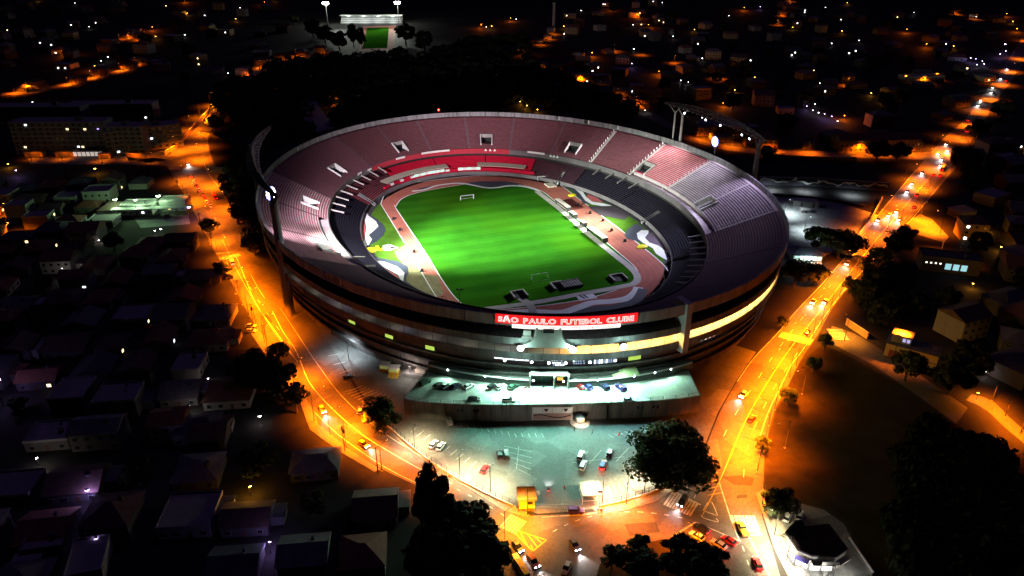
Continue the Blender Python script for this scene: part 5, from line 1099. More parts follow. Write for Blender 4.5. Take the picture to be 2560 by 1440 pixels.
# right avenue
RA = [(2033, 757, 'head', 'silver', 'left of two cars abreast with headlights on the right avenue'), (2062, 757, 'head', 'white', 'right of two cars abreast with headlights on the right avenue'), (1858, 990, 'head', 'white', 'car with bright twin headlights above the big tree'), (2118, 661, 'head', 'silver', 'lone car with headlights right of the stadium'), (2195, 552, 'head', 'black', 'leftmost car of the headlight cluster on the right avenue'), (2222, 541, 'head', 'white', 'bluish bright car in the headlight cluster'), (2242, 531, 'head', 'silver', 'topmost car of the headlight cluster'), (2247, 550, 'head', 'grey', 'rightmost car of the headlight cluster'), (2268, 481, 'head', 'white', 'car with headlights left of the upper zebra stripes'), (2280, 461, 'head', 'grey', 'car with headlights above the one at the zebra stripes'), (2306, 434, 'head', 'blue', 'car with violet headlights on the right avenue'), (2352, 415, 'head', 'white', 'car with headlights ahead of the yellow bus'), (2345, 386, 'head', 'silver', 'car in the left lane before the orange crossing'), (2354, 400, 'head', 'white', 'second car before the orange crossing'), (2445, 265, 'head', 'white', 'nearest car of the far line of headlights'), (2452, 252, 'head', 'silver', 'second car of the far line of headlights'), (2478, 232, 'head', 'white', 'third car of the far line of headlights'), (2482, 220, 'head', 'grey', 'fourth car of the far line of headlights'), (2502, 198, 'head', 'white', 'fifth car of the far line of headlights'), (2518, 174, 'head', 'silver', 'last car of the far line of headlights'), (2366, 362, 'head', 'grey', 'car in the middle of the orange crossing'), (2369, 378, 'head', 'white', 'car leaving the orange crossing')]
for x, y, l, c, lb in RA: car((x, y), (x - 12, y + 14), c, lb, 'car', l, full=y > 500, group='cars coming down the right avenue')
RB = [(1878, 1050, 'red', 'red-lit car driving away beside the street lamps'), (2018, 832, 'maroon', 'car with tail lights just past the zebra stripes'), (2172, 642, 'maroon', 'dark red car at the right kerb of the avenue'), (2218, 582, 'silver', 'pale car with tail lights by the side plaza'), (2292, 490, 'red', 'car with tail lights on the upper zebra stripes'), (2285, 519, 'maroon', 'dark car climbing beside the median posts'), (2312, 469, 'grey', 'grey car above the zebra stripes'), (2334, 439, 'red', 'car with tail lights behind the yellow bus'), (2350, 441, 'red', 'car right behind the yellow bus'), (2418, 330, 'black', 'car driving away at the orange crossing'), (2420, 302, 'maroon', 'car with tail lights above the orange crossing'), (2515, 203, 'red', 'far car with red tail lights near the purple light')]
for x, y, c, lb in RB: car((x, y), (x + 12, y - 14), c, lb, 'car', 'tail', full=y > 500, group='cars going up the right avenue')
bus((2356, 424), (2368, 408), 'yellow', 'yellow bus on the right avenue', .8)
# junction
car((1294, 1370), (1312, 1392), 'black', 'dark car with headlights beside the yellow hatched triangle', 'car', 'head'); car((1333, 1408), (1352, 1434), 'maroon', 'dark red car with headlights at the bottom of the picture', 'suv', 'head'); car((1436, 1366), (1450, 1388), 'grey', 'grey car with headlights in the middle of the junction', 'car', 'head'); car((1416, 1424), (1404, 1446), 'silver', 'silver car cut by the bottom edge of the picture', 'car')
bus((1302, 1424), (1318, 1450), 'yellow', 'yellow bus at the bottom left of the junction', .62)
car((1752, 1326), (1726, 1310), 'black', 'black car first in the queue at the junction', 'suv', 'tail'); car((1742, 1344), (1716, 1328), 'white', 'white convertible-looking car beside the black one', 'car'); car((1796, 1364), (1770, 1348), 'silver', 'silver car in the middle of the queue', 'car', 'tail'); car((1782, 1382), (1756, 1366), 'grey', 'pale grey car nearest the park island', 'car', 'tail'); car((1822, 1355), (1796, 1338), 'red', 'red car nearest the lane line in the queue', 'car', 'tail')
car((1706, 1258), (1690, 1282), 'black', 'black car with headlights on the zebra crossing by the big tree', 'suv', 'head'); car((1855, 1326), (1842, 1300), 'yellow', 'small yellow truck crossing the white zebra stripes', 'pickup', 'tail'); car((1893, 1412), (1882, 1386), 'red', 'red car at the lower right leaving the picture', 'car', 'tail')
car((1968, 1296), (1976, 1280), 'white', 'left white car parked behind the corner shop', 'car'); car((1998, 1292), (2004, 1272), 'white', 'right white car parked behind the corner shop', 'car')
for i, (x, y, c) in enumerate(((1478, 226, 'white'), (1500, 232, 'silver'), (1508, 238, 'red'), (1520, 244, 'white'), (1551, 250, 'red'))): car((x, y), (x - 14, y - 7), c, '%s car from the left on the far orange street' % ORD[i], 'car', 'tail' if c == 'red' else None, full=False, group='cars on the far street')
for i, (x, y, c) in enumerate(((2042, 517, 'navy'), (2058, 520, 'navy'))): car((x, y), (x + 20, y + 3), c, ['dark car beside the white boxes in the service yard', 'second dark car in the service yard'][i], 'car')
for i, (x, y, c) in enumerate(((338, 522, 'black'), (396, 540, 'grey'), (420, 542, 'black'))): car((x, y), (x + 14, y + 8), c, ['dark car at the left end of the green-lit yard', 'grey car under the middle lamp of the green-lit yard', 'black car at the right of the green-lit yard'][i], 'car', full=False)
for i, (x, y) in enumerate(((628, 818), (628, 830))): car((x, y), (x + 20, y), 'silver', ['upper of two pale cars parked at the left avenue kerb', 'lower of two pale cars parked at the left avenue kerb'][i], 'car')
def moto(px, to, label, z=ZS): p, q = G(*px, z), G(*to, z); return place(MOTO, p + Vector((0, 0, .03 if z == ZS else 0)), math.atan2((q-p).y, (q-p).x), label)
moto((1314, 972), (1322, 966), 'motorcycle parked left of the stadium entrance', 0); b = moto((1371, 1228), (1371, 1210), 'motorcycle with bright tail light riding in at the gate'); moto((1500, 1279), (1520, 1278), 'motorcycle parked on the kerb right of the gate'); moto((1548, 1088), (1554, 1080), 'motorcycle parked in the right bays of the car park')
link('taillight_glow', TAILGLOW, b, (-1.0, 0, .8)); link('rider_headlight', HEADBEAM, b, (.8, 0, .9)).rotation_euler = Vector((1, 0, -.07)).to_track_quat('-Z', 'Y').to_euler()
# ================================================================== PEOPLE
person(None, None, 'person in dark clothes riding the motorcycle in at the gate', 'ride', base=b.location - Vector((0, 0, .13)) + Vector((-.15*math.cos(b.rotation_euler.z), -.15*math.sin(b.rotation_euler.z), 0)), rz=b.rotation_euler.z)
person((1411, 1226), (1411, 1200), 'person in red standing inside the gate', 'stand', (.5, .03, .04)); person((1436, 1078), (1420, 1070), 'person in dark clothes standing by the kiosk below the terrace', 'stand')
person((1925, 1376), (1920, 1360), 'person in pale yellow walking on the road by the corner shop', 'walk', (.6, .5, .2), (.2, .18, .1)); person((1322, 974), (1340, 974), 'person in orange standing beside the parked motorcycle', 'stand', (.6, .15, .03), z=0); person((1358, 974), (1370, 980), 'person standing in front of the glass entrance', 'stand', z=0)
person((1006, 580), (1000, 566), 'person running on the left straight of the track', 'walk', (.08, .06, .06), z=0); person((987, 520), (992, 530), 'person standing on the inner line of the left track', 'stand', (.5, .45, .4), z=0); person((1480, 1086), (1492, 1080), 'person in white by the right parking bays', 'walk', (.7, .7, .7))
# ================================================================== BUILDINGS NEAR THE STADIUM
t = thing('gatehouse', 'yellow gatehouse with flat rimmed roof at the car park gate', 'gatehouse', G(1316, 1266), .05)
YB = M('gatehouse_yellow', (.62, .40, .05), var=.1); part('wall', MB().box((0, 0, 2.1), (4.2, 3.6, 4.2)), YB, t); rf = part('roof', MB().box((0, 0, 4.35), (5.2, 4.8, .3)), M('gatehouse_roof', (.40, .26, .06), var=.2), t)
for a, b, c, d in ((0, -2.4, 5.3, .2), (0, 2.4, 5.3, .2), (-2.6, 0, .2, 4.7), (2.6, 0, .2, 4.7)): MB().box((a, b, 4.72), (c, d, .5)).build('roof_rim', WALLS[1], parent=rf)
w = part('window', MB().box((.9, -1.84, 2.9), (1.4, .1, .9)), DMETAL, t); MB().box((.9, -1.92, 2.9), (1.2, .05, .7)).build('pane', GLASS, parent=w)
part('door', MB().box((-.9, -1.84, 1.05), (1.0, .1, 2.1)), WALLS[1], t); part('awning', MB().box((0, -2.3, 1.9), (4.2, 1.2, .12)), YB, t); dsh = part('roof_dish', MB().tube((2.9, .6, 4.0), (3.2, .4, 4.3), .5, .6, 12), WHITE, t)
t = thing('gate_shelter', 'open glass shelter standing beside the white van', 'shelter', G(1470, 1243), .1)
part('roof', MB().box((0, 0, 3.1), (4.4, 5.6, .12)), M('shelter_glass', (.25, .30, .26), rough=.2), t)
for x in (-2.1, 2.1):
    for y in (-2.7, 2.7): part('post', MB().box((x, y, 1.55), (.14, .14, 3.1)), WHITE, t)
    part('side_rail', MB().box((x, 0, 1.2), (.08, 5.3, .08)), WHITE, t)
part('front_rail', MB().box((0, -2.7, 1.2), (4.2, .08, .08)), WHITE, t); part('counter', MB().box((0, 2.2, .55), (3.4, .8, 1.1)), WALLS[3], t)
t = thing('kiosk', 'small round kiosk with an orange hatch under the terrace wall', 'kiosk', G(1450, 1056), 0); part('floor_disc', MB().tube((0, 0, 0), (0, 0, .18), 3.2, 3.2, 20), CONCL, t); part('wall', MB().tube((0, 1.0, .18), (0, 1.0, 2.6), 1.9, 1.9, 14), WALLS[1], t)
part('roof', MB().tube((0, 1.0, 2.6), (0, 1.0, 3.3), 2.5, .5, 14), WALLS[3], t); part('hatch', MB().box((.4, -.92, 1.5), (1.6, .1, .9)), WORG, t); part('sign_board', MB().box((0, -.95, 2.35), (2.2, .1, .35)), WHITE, t); link('kiosk_light', lamp_data('kiosk_light', 'POINT', 900, (1.0, .85, .6), radius=.3), t, (0, -2.0, 2.4))
# car park fence: a row of posts and two rails each side of the gate
def fence(label, pts_px, n, name='car_park_fence'):
    P = resample(smooth_line([G(x, y, ZS+.1) for x, y in pts_px], 2), n); t = thing(name, label, 'fence', P[0], world=True)
    for p in P: MB().box(p + Vector((0, 0, 1.2)), (.12, .12, 2.4)).build('post', DMETAL, parent=t)
    w = MB()
    for a, b in zip(P[:-1], P[1:]): w.beam(a + Vector((0, 0, .3)), b + Vector((0, 0, .3)), .22, .6)
    w.build('plinth', CONCL, parent=t)
    for h in (1.3, 2.3):
        m = MB()
        for a, b in zip(P[:-1], P[1:]): m.beam(a + Vector((0, 0, h)), b + Vector((0, 0, h)), .06, .06)
        m.build('rail', DMETAL, parent=t)
fence('long railing on a low plinth from the round tree to the gatehouse', [(965, 1062), (1042, 1130), (1132, 1192), (1230, 1243), (1290, 1270)], 26); fence('railing on a low plinth from the gate to the big tree', [(1498, 1268), (1560, 1254), (1640, 1228), (1702, 1190)], 14)
t = thing('gate', 'black sliding gate across the car park entrance', 'gate', G(1395, 1274), -.03); part('frame', MB().box((0, 0, 1.5), (11, .1, .1)), DMETAL, t); part('bottom_bar', MB().box((0, 0, .2), (11, .1, .1)), DMETAL, t)
for k in range(20): part('bar', MB().box((-5.3 + k*.56, 0, .85), (.05, .05, 1.3)), DMETAL, t)
# corner shop
zt = ZS + 5.0; RP = [G(x, y, zt) for x, y in ((1963, 1333), (1988, 1304), (2003, 1303), (2013, 1320), (2072, 1312), (2120, 1376), (2092, 1394), (2028, 1392), (1992, 1376))]
sc_ = sum(RP, Vector())/len(RP); shop = thing('corner_shop', 'dark flat-roofed corner shop with a bright white front', 'shop', (sc_.x, sc_.y, ZS), world=True)
WP = [sc_ + (p-sc_)*.96 for p in RP]; MB().prism([(p.x, p.y) for p in WP], ZS, zt).build('wall', WALLS[1], parent=shop); MB().prism([(p.x, p.y) for p in RP], zt, zt+.5, 0).build('roof', M('shop_roof', (.016, .014, .020), rough=1.0, spec=.0, var=.3, scale=.4), parent=shop)
for i, (a, b) in enumerate(((5, 6), (6, 7), (7, 8), (8, 0))):
    p, q = WP[a], WP[b]; d = (q-p); L = d.length; d.normalize(); n = Vector((-d.y, d.x, 0)); n = n if n.y < 0 or n.x < -.5 else -n
    k = max(2, int(L/2.2))
    for j in range(k):
        c = p + d*((j+.5)*L/k) + n*.06; w = MB().box((c.x, c.y, ZS+1.7), (L/k-.3, .12, 2.6), math.atan2(d.y, d.x)).build('shop_window', METAL, parent=shop)
        c = c + n*.09; MB().box((c.x, c.y, ZS+1.7), (L/k-.6, .06, 2.3), math.atan2(d.y, d.x)).build('pane', EM('shop_lit', (.95, .97, 1.0), 1.3) if i else WALLS[1], parent=w)
    c = (p+q)/2 + n*.9; MB().box((c.x, c.y, ZS+3.5), (L*.94, 1.6, .14), math.atan2(d.y, d.x)).build('awning', M('awning_blue', (.03, .03, .22)) if i == 2 else WALLS[0], parent=shop)
    link('shop_fill', lamp_data('shop_fill', 'POINT', 2200 if i else 900, (1.0, .95, .80), radius=.4), shop, (c + n*1.8) - Vector((0, 0, c.z - ZS - 3.0)))  # fill light added outside the windows to light the forecourt
for k in range(3): p = G(2055 + k*14, 1440, ZS); MB().tube(p, p + Vector((0, 0, 4.4)), .1).build('front_post', DMETAL, parent=shop); MB().box(p + Vector((0, 0, 4.2)), (1.5, .15, 1.1)).build('post_board', BLACK, parent=shop)
# yellow-lit house at the corner street
t = thing('corner_house', 'two-storey house lit yellow-orange at the right corner street', 'house', G(2272, 905), -.60)
part('wall', MB().box((0, 3.5, 2.6), (17, 7, 5.2)), M('corner_house_yellow', (.58, .42, .18), var=.12), t); part('roof', MB().box((0, 3.5, 5.35), (17.6, 7.6, .35)), ROOFS[4], t); u = part('upper_storey', MB().box((-4.2, 4.2, 7.0), (6.5, 5, 3.0)), WALLS[1], t); MB().box((-4.2, 4.2, 8.6), (7, 5.5, .25)).build('upper_roof', WALLS[1], parent=u)
for x in (-1.9, -3.3): w = part('window', MB().box((x, 1.66, 7.1), (1.2, .1, 1.6)), METAL, t); MB().box((x, 1.58, 7.1), (1.0, .06, 1.4)).build('pane', WVIO, parent=w)
part('garage_door', MB().box((-5.2, -.05, 1.5), (3.8, .12, 2.8)), M('garage_red', (.28, .07, .04)), t); part('door', MB().box((-.8, -.05, 1.2), (1.2, .12, 2.4)), M('garage_red', (.28, .07, .04)), t); part('terrace', MB().box((4.6, -1.6, .35), (8, 3.0, .5)), CONCL, t)
for k in range(4): part('porch_column', MB().box((1.6 + k*2.2, -2.8, 1.9), (.3, .3, 3.0)), WALLS[1], t)
part('porch_beam', MB().box((4.9, -2.8, 3.5), (7.4, .35, .35)), WALLS[1], t); part('parapet', MB().box((4.4, -.05, 4.5), (7.6, .15, 1.1)), YB, t)
house((2366, 672), 24, 10, 6.5, -.30, 'dark house with cyan-lit glass bays on the right hillside', roof=4, wall=3, style='flat', windows=False)
t = [o for o in COL.objects if o.get('label', '').startswith('dark house with cyan')][0]
for k in range(3): w = part('window_bay', MB().box((-1 + k*3.2, -5.05, 3.2), (2.8, .15, 3.2)), METAL, t); MB().box((-1 + k*3.2, -5.16, 3.2), (2.4, .08, 2.8)).build('pane', EM('pane_cyan', (.35, .75, .85), .9), parent=w)
for k in range(4): part('small_window', MB().box((-10 + k*1.9, -5.05, 4.2), (.7, .1, .6)), EM('pane_small', (1, .95, .85), 2.5), t)
t = thing('pavilion', 'dark-roofed pavilion with a lit white front beside the stadium', 'pavilion', G(2018, 655), -.1); part('wall', MB().box((0, 4, 1.8), (13, 8, 3.6)), WALLS[1], t)
m = MB(); m.add([(-7.4, -1.2, 3.5), (7.4, -1.2, 3.5), (7.4, 9, 3.5), (-7.4, 9, 3.5), (-3, 4, 6), (3, 4, 6)], [(0, 1, 5, 4), (1, 2, 5), (2, 3, 4, 5), (3, 0, 4), (3, 2, 1, 0)]); part('roof', m, M('pavilion_roof', (.055, .05, .09), var=.25), t)
for k in range(6): part('window', MB().box((-5.2 + k*2.1, -.06, 1.9), (1.6, .12, 2.0)), EM('pavilion_lit', (.62, .95, .85), .55), t)
part('step', MB().box((0, -2.0, .15), (12, 2.4, .3)), CONCL, t); link('pavilion_light', lamp_data('pavilion_light', 'POINT', 3500, GREENW, radius=.4), t, (0, -3.5, 3.2))
for i, (x, y, a, b, h, lb) in enumerate(((2000, 512, 9, 6, 3.0, 'long pale container in the service yard'), (2030, 516, 5, 5, 3.4, 'white box hut in the middle of the service yard'), (2013, 530, 5, 4, 1.6, 'low pale tank in the service yard'))):
    t = thing('service_hut', lb, 'hut', G(x, y), -.1); part('body', MB().box((0, 0, h/2), (a, b, h), top=.985), WALLS[1], t); part('lid', MB().box((0, 0, h+.08), (a+.3, b+.3, .16)), CONCL, t); part('door', MB().box((0, -b/2-.03, h*.42), (1.1, .08, h*.8)), WALLS[3], t)
def wall(label, pts, h, mat, name='boundary_wall', w=.35):
    P = [G(x, y) for x, y in pts]; t = thing(name, label, 'wall', P[0], world=True)
    for a, b in zip(P[:-1], P[1:]):
        MB().beam(a + Vector((0, 0, h/2)), b + Vector((0, 0, h/2)), w, h).build('wall_run', mat, parent=t); MB().beam(a + Vector((0, 0, h+.06)), b + Vector((0, 0, h+.06)), w+.16, .12).build('coping', CONCL, parent=t)
    return t
mw = wall('dark retaining wall with a white wavy mural right of the stadium', [(1895, 462), (2000, 464), (2110, 470), (2220, 478)], 5.0, M('mural_wall', (.06, .055, .075), var=.2), 'mural_wall', .6)
pts = []
for k in range(90):
    x = 1898 + 322*k/89; b = G(x, 462 + 16*(x-1895)/325 + .4) ; pts.append(b + Vector((0, -.42, 3.4 + .8*math.sin(k*.33) + .35*math.sin(k*.9))))
for a in range(0, 88, 22): MB().strip([p + Vector((0, 0, .35 + .3*math.sin(i*.5+a))) for i, p in enumerate(pts[a:a+23])], [p - Vector((0, 0, .45 + .25*math.cos(i*.7))) for i, p in enumerate(pts[a:a+23])]).build('white_wave', WHITE, parent=mw)
for k in (24, 40): p = pts[k]; MB().tube(p + Vector((0, -.02, .9)), p + Vector((0, -.08, .9)), .9, .9, 14).build('white_disc', WHITE, parent=mw)
series('cool', [(1925, 478), (2010, 482), (2130, 492)], (6, -14), 'bluish lamp facing the wavy mural wall, %s from the left', 'mural wall lamps', .7)
wall('pale retaining wall along the avenue beside the service yard', [(2140, 600), (2175, 555), (2205, 500)], 2.0, WALLS[1]); wall('service yard fence wall below the mural', [(1928, 490), (1985, 494), (2075, 503), (2160, 520)], 1.6, WALLS[3])
wall('grey wall beside the left stand at the upper left', [(524, 432), (575, 436), (626, 440)], 4.0, WALLS[3]); wall('long low lit wall beside the left side street', [(316, 392), (370, 396), (412, 388), (440, 372), (470, 338), (520, 285)], 2.6, WALLS[2])
wall('pale panel wall along the street behind the right stand', [(1905, 396), (2000, 402), (2100, 405), (2140, 404)], 3.2, WALLS[1]); wall('orange-lit wall at the mouth of the corner street', [(2114, 812), (2168, 848)], 2.8, WALLS[2])
wall('thin pale wall line in the dark beside the corner shop', [(2120, 1352), (2180, 1440)], 1.2, WALLS[3])
for i, (x, y) in enumerate(((963, 924), (986, 932))):
    t = thing('yellow_booth', ['left yellow glass booth in the dark yard', 'right yellow glass booth in the dark yard'][i], 'booth', G(x, y), -.2); part('base', MB().box((0, 0, .5), (3.4, 2.6, 1.0)), YB, t); part('glass', MB().box((0, 0, 1.7), (3.2, 2.4, 1.4), top=.9), EM('booth_glass', (.55, .6, .18), .25), t); part('roof', MB().box((0, 0, 2.5), (3.8, 3.0, .2)), WHITE, t)
t = thing('loading_dock', 'pinkish white loading dock with steps at the terrace corner', 'dock', G(1042, 940), -.25); part('platform', MB().box((0, 0, .8), (7.5, 3.5, 1.6)), WALLS[1], t); part('block', MB().box((1.5, .6, 2.2), (3.6, 2.2, 1.4)), M('dock_pink', (.6, .5, .47)), t)
for k in range(4): part('step', MB().box((-4.2 - k*.5, 0, .6 - k*.17), (.5, 3.0, 1.2 - k*.34)), WALLS[1], t)
link('dock_light', lamp_data('dock_light', 'POINT', 1500, (1.0, .85, .72), radius=.3), t, (-2, -3, 4.5)); part('lamp_box', MB().box((-2, -1.2, 4.5), (.5, .3, .3)), METAL, t); part('lamp_post', MB().tube((-2, -1.2, 1.6), (-2, -1.2, 4.4), .07), DMETAL, t)
struct('stadium_ramp', MB().poly(px_poly([(745, 256), (790, 254), (836, 320), (775, 334)], ZS+.02)), M('ramp_violet_grey', (.22, .20, .25), var=.15, scale=.1))
struct('left_bank', MB().poly(px_poly([(548, 350), (640, 365), (628, 430), (545, 420), (520, 370)], ZS+.015)), LAWN)
# green-lit filling yard on the left
struct('green_yard', MB().poly(px_poly([(335, 545), (470, 538), (476, 560), (352, 570)], ZS+.03)), LOT)
t = thing('yard_canopy', 'long pale canopy over the green-lit yard on the left', 'canopy', G(385, 540), .10); part('roof', MB().box((0, 0, 4.6), (42, 4.2, .35)), WALLS[1], t)
for k in range(6): part('post', MB().tube((-18 + k*7.2, 0, 0), (-18 + k*7.2, 0, 4.5), .15), METAL, t)
for i, (x, y) in enumerate(((301, 540), (345, 541), (402, 532))): glow((x, y), 'greenish bright lamp of the filling yard, %s from the left' % ORD[i], 'g', 4, 'filling yard lamps', 1.1)
glow((478, 553), 'violet bright lamp at the avenue end of the filling yard', 'v', 4, None, .9)
house((352, 530), 16, 10, 5, .08, 'pink-lit flat building behind the filling yard', wall=1, style='flat', roof=3, lit=1); house((440, 520), 14, 9, 5, .08, 'pink-fronted shop at the avenue end of the filling yard', wall=1, style='flat', roof=3, lit=2)
# ================================================================== APARTMENT BLOCKS, upper left
def block(label, px, w, d, floors, rz, lit, name='apartment_block'):
    t = thing(name, label, 'apartment block', G(*px), rz, 'apartment blocks at upper left'); h = floors*3.0; part('wall', MB().box((0, d/2, h/2), (w, d, h)), M('apartment_wall', (.17, .16, .18), var=.2, scale=.2), t)
    rf = part('roof', MB().box((0, d/2, h+.2), (w+.5, d+.5, .4)), ROOFS[3], t); MB().box((w*.2, d/2, h+1.5), (4, 4, 2.4)).build('lift_room', WALLS[3], parent=rf)
    nw = int(w/4.2); fm = MB().box((0, 0, 0), (1.9, .12, 1.4)).build('window', WALLS[3], parent=t); pm = MB().box((0, -.07, 0), (1.6, .08, 1.1)).build('pane', WDARK, parent=fm); bal = MB().box((0, 0, 0), (w, .9, .18)).build('balcony', CONC, parent=t)
    for f in range(floors):
        b = bal if f == 0 else bal.copy()
        if f: COL.objects.link(b)
        b.location = (0, -.45, f*3.0 + .1)
        for k in range(nw):
            o, p_ = (fm, pm) if (f, k) == (0, 0) else (fm.copy(), None)
            if p_ is None: COL.objects.link(o); p_ = pm.copy(); COL.objects.link(p_); p_.parent = o
            o.location = (-w/2 + (k+.5)*w/nw, -.05, f*3.0 + 1.7)
            recolour(p_, RND.choice((WWARM, WCOOL)) if RND.random() < lit else WDARK)
    return t
block('long apartment block at the far left under the western street', (95, 318), 70, 14, 5, .02, .03); block('apartment block with lit ground floor above the side street', (160, 384), 62, 14, 7, .03, .07); block('apartment block in the middle of the upper left estate', (285, 384), 44, 14, 6, .0, .06)
block('angled apartment block with lit stairwell windows', (368, 376), 48, 14, 5, .55, .12); block('rear apartment block of the upper left estate', (280, 300), 66, 14, 4, .05, .02)
t = thing('lobby', 'white-lit glass lobby at the foot of the apartment block', 'lobby', G(222, 392), .02); part('wall', MB().box((0, 2, 2.0), (20, 4, 4)), WALLS[3], t); part('roof', MB().box((0, 2, 4.1), (21, 5, .25)), CONCL, t)
for k in range(7): part('glass_bay', MB().box((-8.6 + k*2.85, -.05, 1.9), (2.3, .1, 2.8)), EM('lobby_lit', (1.0, .88, .8), .5 + .1*(k % 3)), t)
for i, (x, y, w_) in enumerate(((85, 392, 12), (162, 392, 12), (262, 396, 8))): t = thing('garage', ['left orange-lit garage below the apartments', 'middle orange-lit garage below the apartments', 'right orange-lit garage below the apartments'][i], 'garage', G(x, y), .02); part('wall', MB().box((0, 2, 1.5), (w_, 4, 3)), WALLS[2], t); part('roof', MB().box((0, 2, 3.1), (w_+.6, 4.6, .25)), ROOFS[3], t); part('door', MB().box((0, -.05, 1.2), (w_*.7, .1, 2.2)), WALLS[0], t); lamp('weak', (x-6, y+8), (x, y), 'orange lamp in front of the %s garage' % ['left', 'middle', 'right'][i], 'garage lamps')
# ================================================================== SMALL TRAINING GROUND, top
zc = ZS; struct('training_pitch', MB().poly(px_poly([(918, 70), (972, 68), (968, 120), (905, 122)], ZS+.04)), PGRASS); struct('training_clay', MB().poly(px_poly([(908, 66), (990, 64), (985, 128), (898, 128)], ZS+.02)), TRACK)
t = thing('training_stand', 'white-roofed grandstand behind the floodlit training pitch', 'grandstand', G(928, 60), 0.0); W_ = 92
for k in range(6): part('step_row', MB().box((0, 3 + k*1.6, .6 + k*.55), (W_, 1.6, 1.2 + k*1.1)), CONCL if k % 2 else WALLS[1], t)
part('roof', MB().box((0, 7, 11.5), (W_, 14, .4)), WHITE, t); part('back_wall', MB().box((0, 13.6, 5.5), (W_, .5, 11)), WALLS[1], t)
for k in range(9): part('roof_column', MB().tube((-W_/2 + 3 + k*(W_-6)/8, 11, 0), (-W_/2 + 3 + k*(W_-6)/8, 8, 11.4), .3), METAL, t)
for k in range(4): part('added_stand_lamp', MB().box((-33 + k*22, 1.0, 10.9), (3, .6, .4)), EM('added_stand_lamp_lit', (.9, 1.0, .95), 8), t); link('stand_fill', lamp_data('stand_fill', 'POINT', 8*K, (.88, 1.0, .95), radius=.6), t, (-33 + k*22, -2.0, 9.5))  # lamps added under the roof to light the stand's front
def mast(label, px, h, tgt, power):
    t = thing('floodlight_mast', label, 'floodlight', G(*px), 0, 'training ground floodlights'); part('pole', MB().tube((0, 0, 0), (0, 0, h), .6, .3), METAL, t)
    for k in range(3): hd = part('lamp_head', MB().box((-3.0 + k*3.0, -.3, h), (2.8, .6, 4.2)), DMETAL, t); MB().tube((-3.0 + k*3.0, -.6, h), (-3.0 + k*3.0, -1.0, h), 1.35, 1.6, 12).build('lens', EM('mast_lens', (.88, .92, 1.0), 90), parent=hd)  # oversized heads: the lamps' glare is put into the lens size
    link('mast_fill', lamp_data('mast_fill', 'POINT', 45*K, (.9, 1.0, .8), radius=1.0), t, (0, -3, h-2))  # added fill light that brightens the trees around the mast
    o = link('mast_beam', lamp_data('mast_beam', 'SPOT', power, (.92, 1.0, .85), 46, .8, 1.0), t, (0, -1.5, h)); aim(o, G(*tgt) - G(*px))
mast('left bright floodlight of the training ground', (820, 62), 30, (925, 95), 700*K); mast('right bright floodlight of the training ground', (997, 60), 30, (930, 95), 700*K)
t = thing('chimney_tower', 'tall pale thin tower rising from the dark quarter at the top', 'tower', G(1384, 78)); part('shaft', MB().tube((0, 0, 0), (0, 0, 36), 2.2, 1.8, 12), M('tower_pale', (.40, .38, .40)), t); part('cap', MB().tube((0, 0, 36), (0, 0, 37.5), 2.4, 2.4, 12), CONCL, t)

UP = [(445, 470), (463, 498), (482, 528), (505, 575), (533, 628), (561, 682), (600, 750), (634, 812), (668, 866), (700, 915), (862, 1128), (945, 1182)]
PTS = [G(x, y) for x, y in UP]
for i, p in enumerate(PTS):
    q = PTS[min(i+1, len(PTS)-1)] - PTS[max(i-1, 0)]; rz = math.atan2(q.y, q.x) + math.pi/2
    t = thing('utility_pole', 'wooden utility pole with crossarms on the left avenue kerb, %s from the top' % ORD[i], 'utility pole', p, rz, 'utility poles')
    part('pole', MB().tube((0, 0, 0), (0, 0, 9.5), .16, .11), BARK, t); part('crossarm', MB().box((0, 0, 9.0), (2.2, .12, .14)), BARK, t); part('crossarm', MB().box((0, 0, 8.2), (1.5, .12, .12)), BARK, t)
    if i % 3 == 1: part('transformer', MB().tube((.45, 0, 6.6), (.45, 0, 7.6), .35, .35, 10), METAL, t)
    if i < 9:
        for s_ in (-1.0, 1.0):
            w = MB(); a = Vector((s_, 0, 9.1)); d = PTS[i+1] - p; ca, sa = math.cos(-rz), math.sin(-rz); d = Vector((d.x*ca - d.y*sa, d.x*sa + d.y*ca, 0)); pr_ = a
            for k in range(1, 7):
                f = k/6; n_ = a + d*f - Vector((0, 0, 1.0*4*f*(1-f)*.6)); w.tube(pr_, n_, .02, .02, 4); pr_ = n_
            part('wire', w, BLACK, t)
for pts in ([(1805, 1192), (1862, 1188), (1885, 1196), (1880, 1214), (1835, 1212)], [(1842, 1238), (1868, 1236), (1868, 1244), (1842, 1246)], [(1560, 1310), (1640, 1305), (1650, 1330), (1575, 1340)], [(905, 1092), (930, 1104), (922, 1112), (898, 1100)], [(650, 790), (672, 786), (682, 806), (660, 812)], [(1985, 846), (2004, 850), (1990, 872), (1970, 866)]):
    MB().poly([G(x, y, ZM - .008) for x, y in pts]).build('asphalt_patch', asphalt('patch_asphalt', (.035, .034, .036)), parent=left_ave if pts[0][0] < 1000 else (right_ave if pts[0][0] > 1900 else junction))

for x in [1040 + 33*k for k in range(21)]:
    if 1325 < x < 1440: continue
    p = min(EDGE, key=lambda e: abs(project(e)[0] - x)); MB().box(p + Vector((0, -.42, -2.9)), (.5, .3, 5.9), 0).build('pilaster', M('terrace_wall_concrete'), parent=tw)
for x in (1163, 1182, 1196, 1600, 1625):
    p = min(EDGE, key=lambda e: abs(project(e)[0] - x)); MB().box(p + Vector((0, -.40, -2.0)), (2.0, .2, 1.1), 0).build('vent', BLACK, parent=tw)
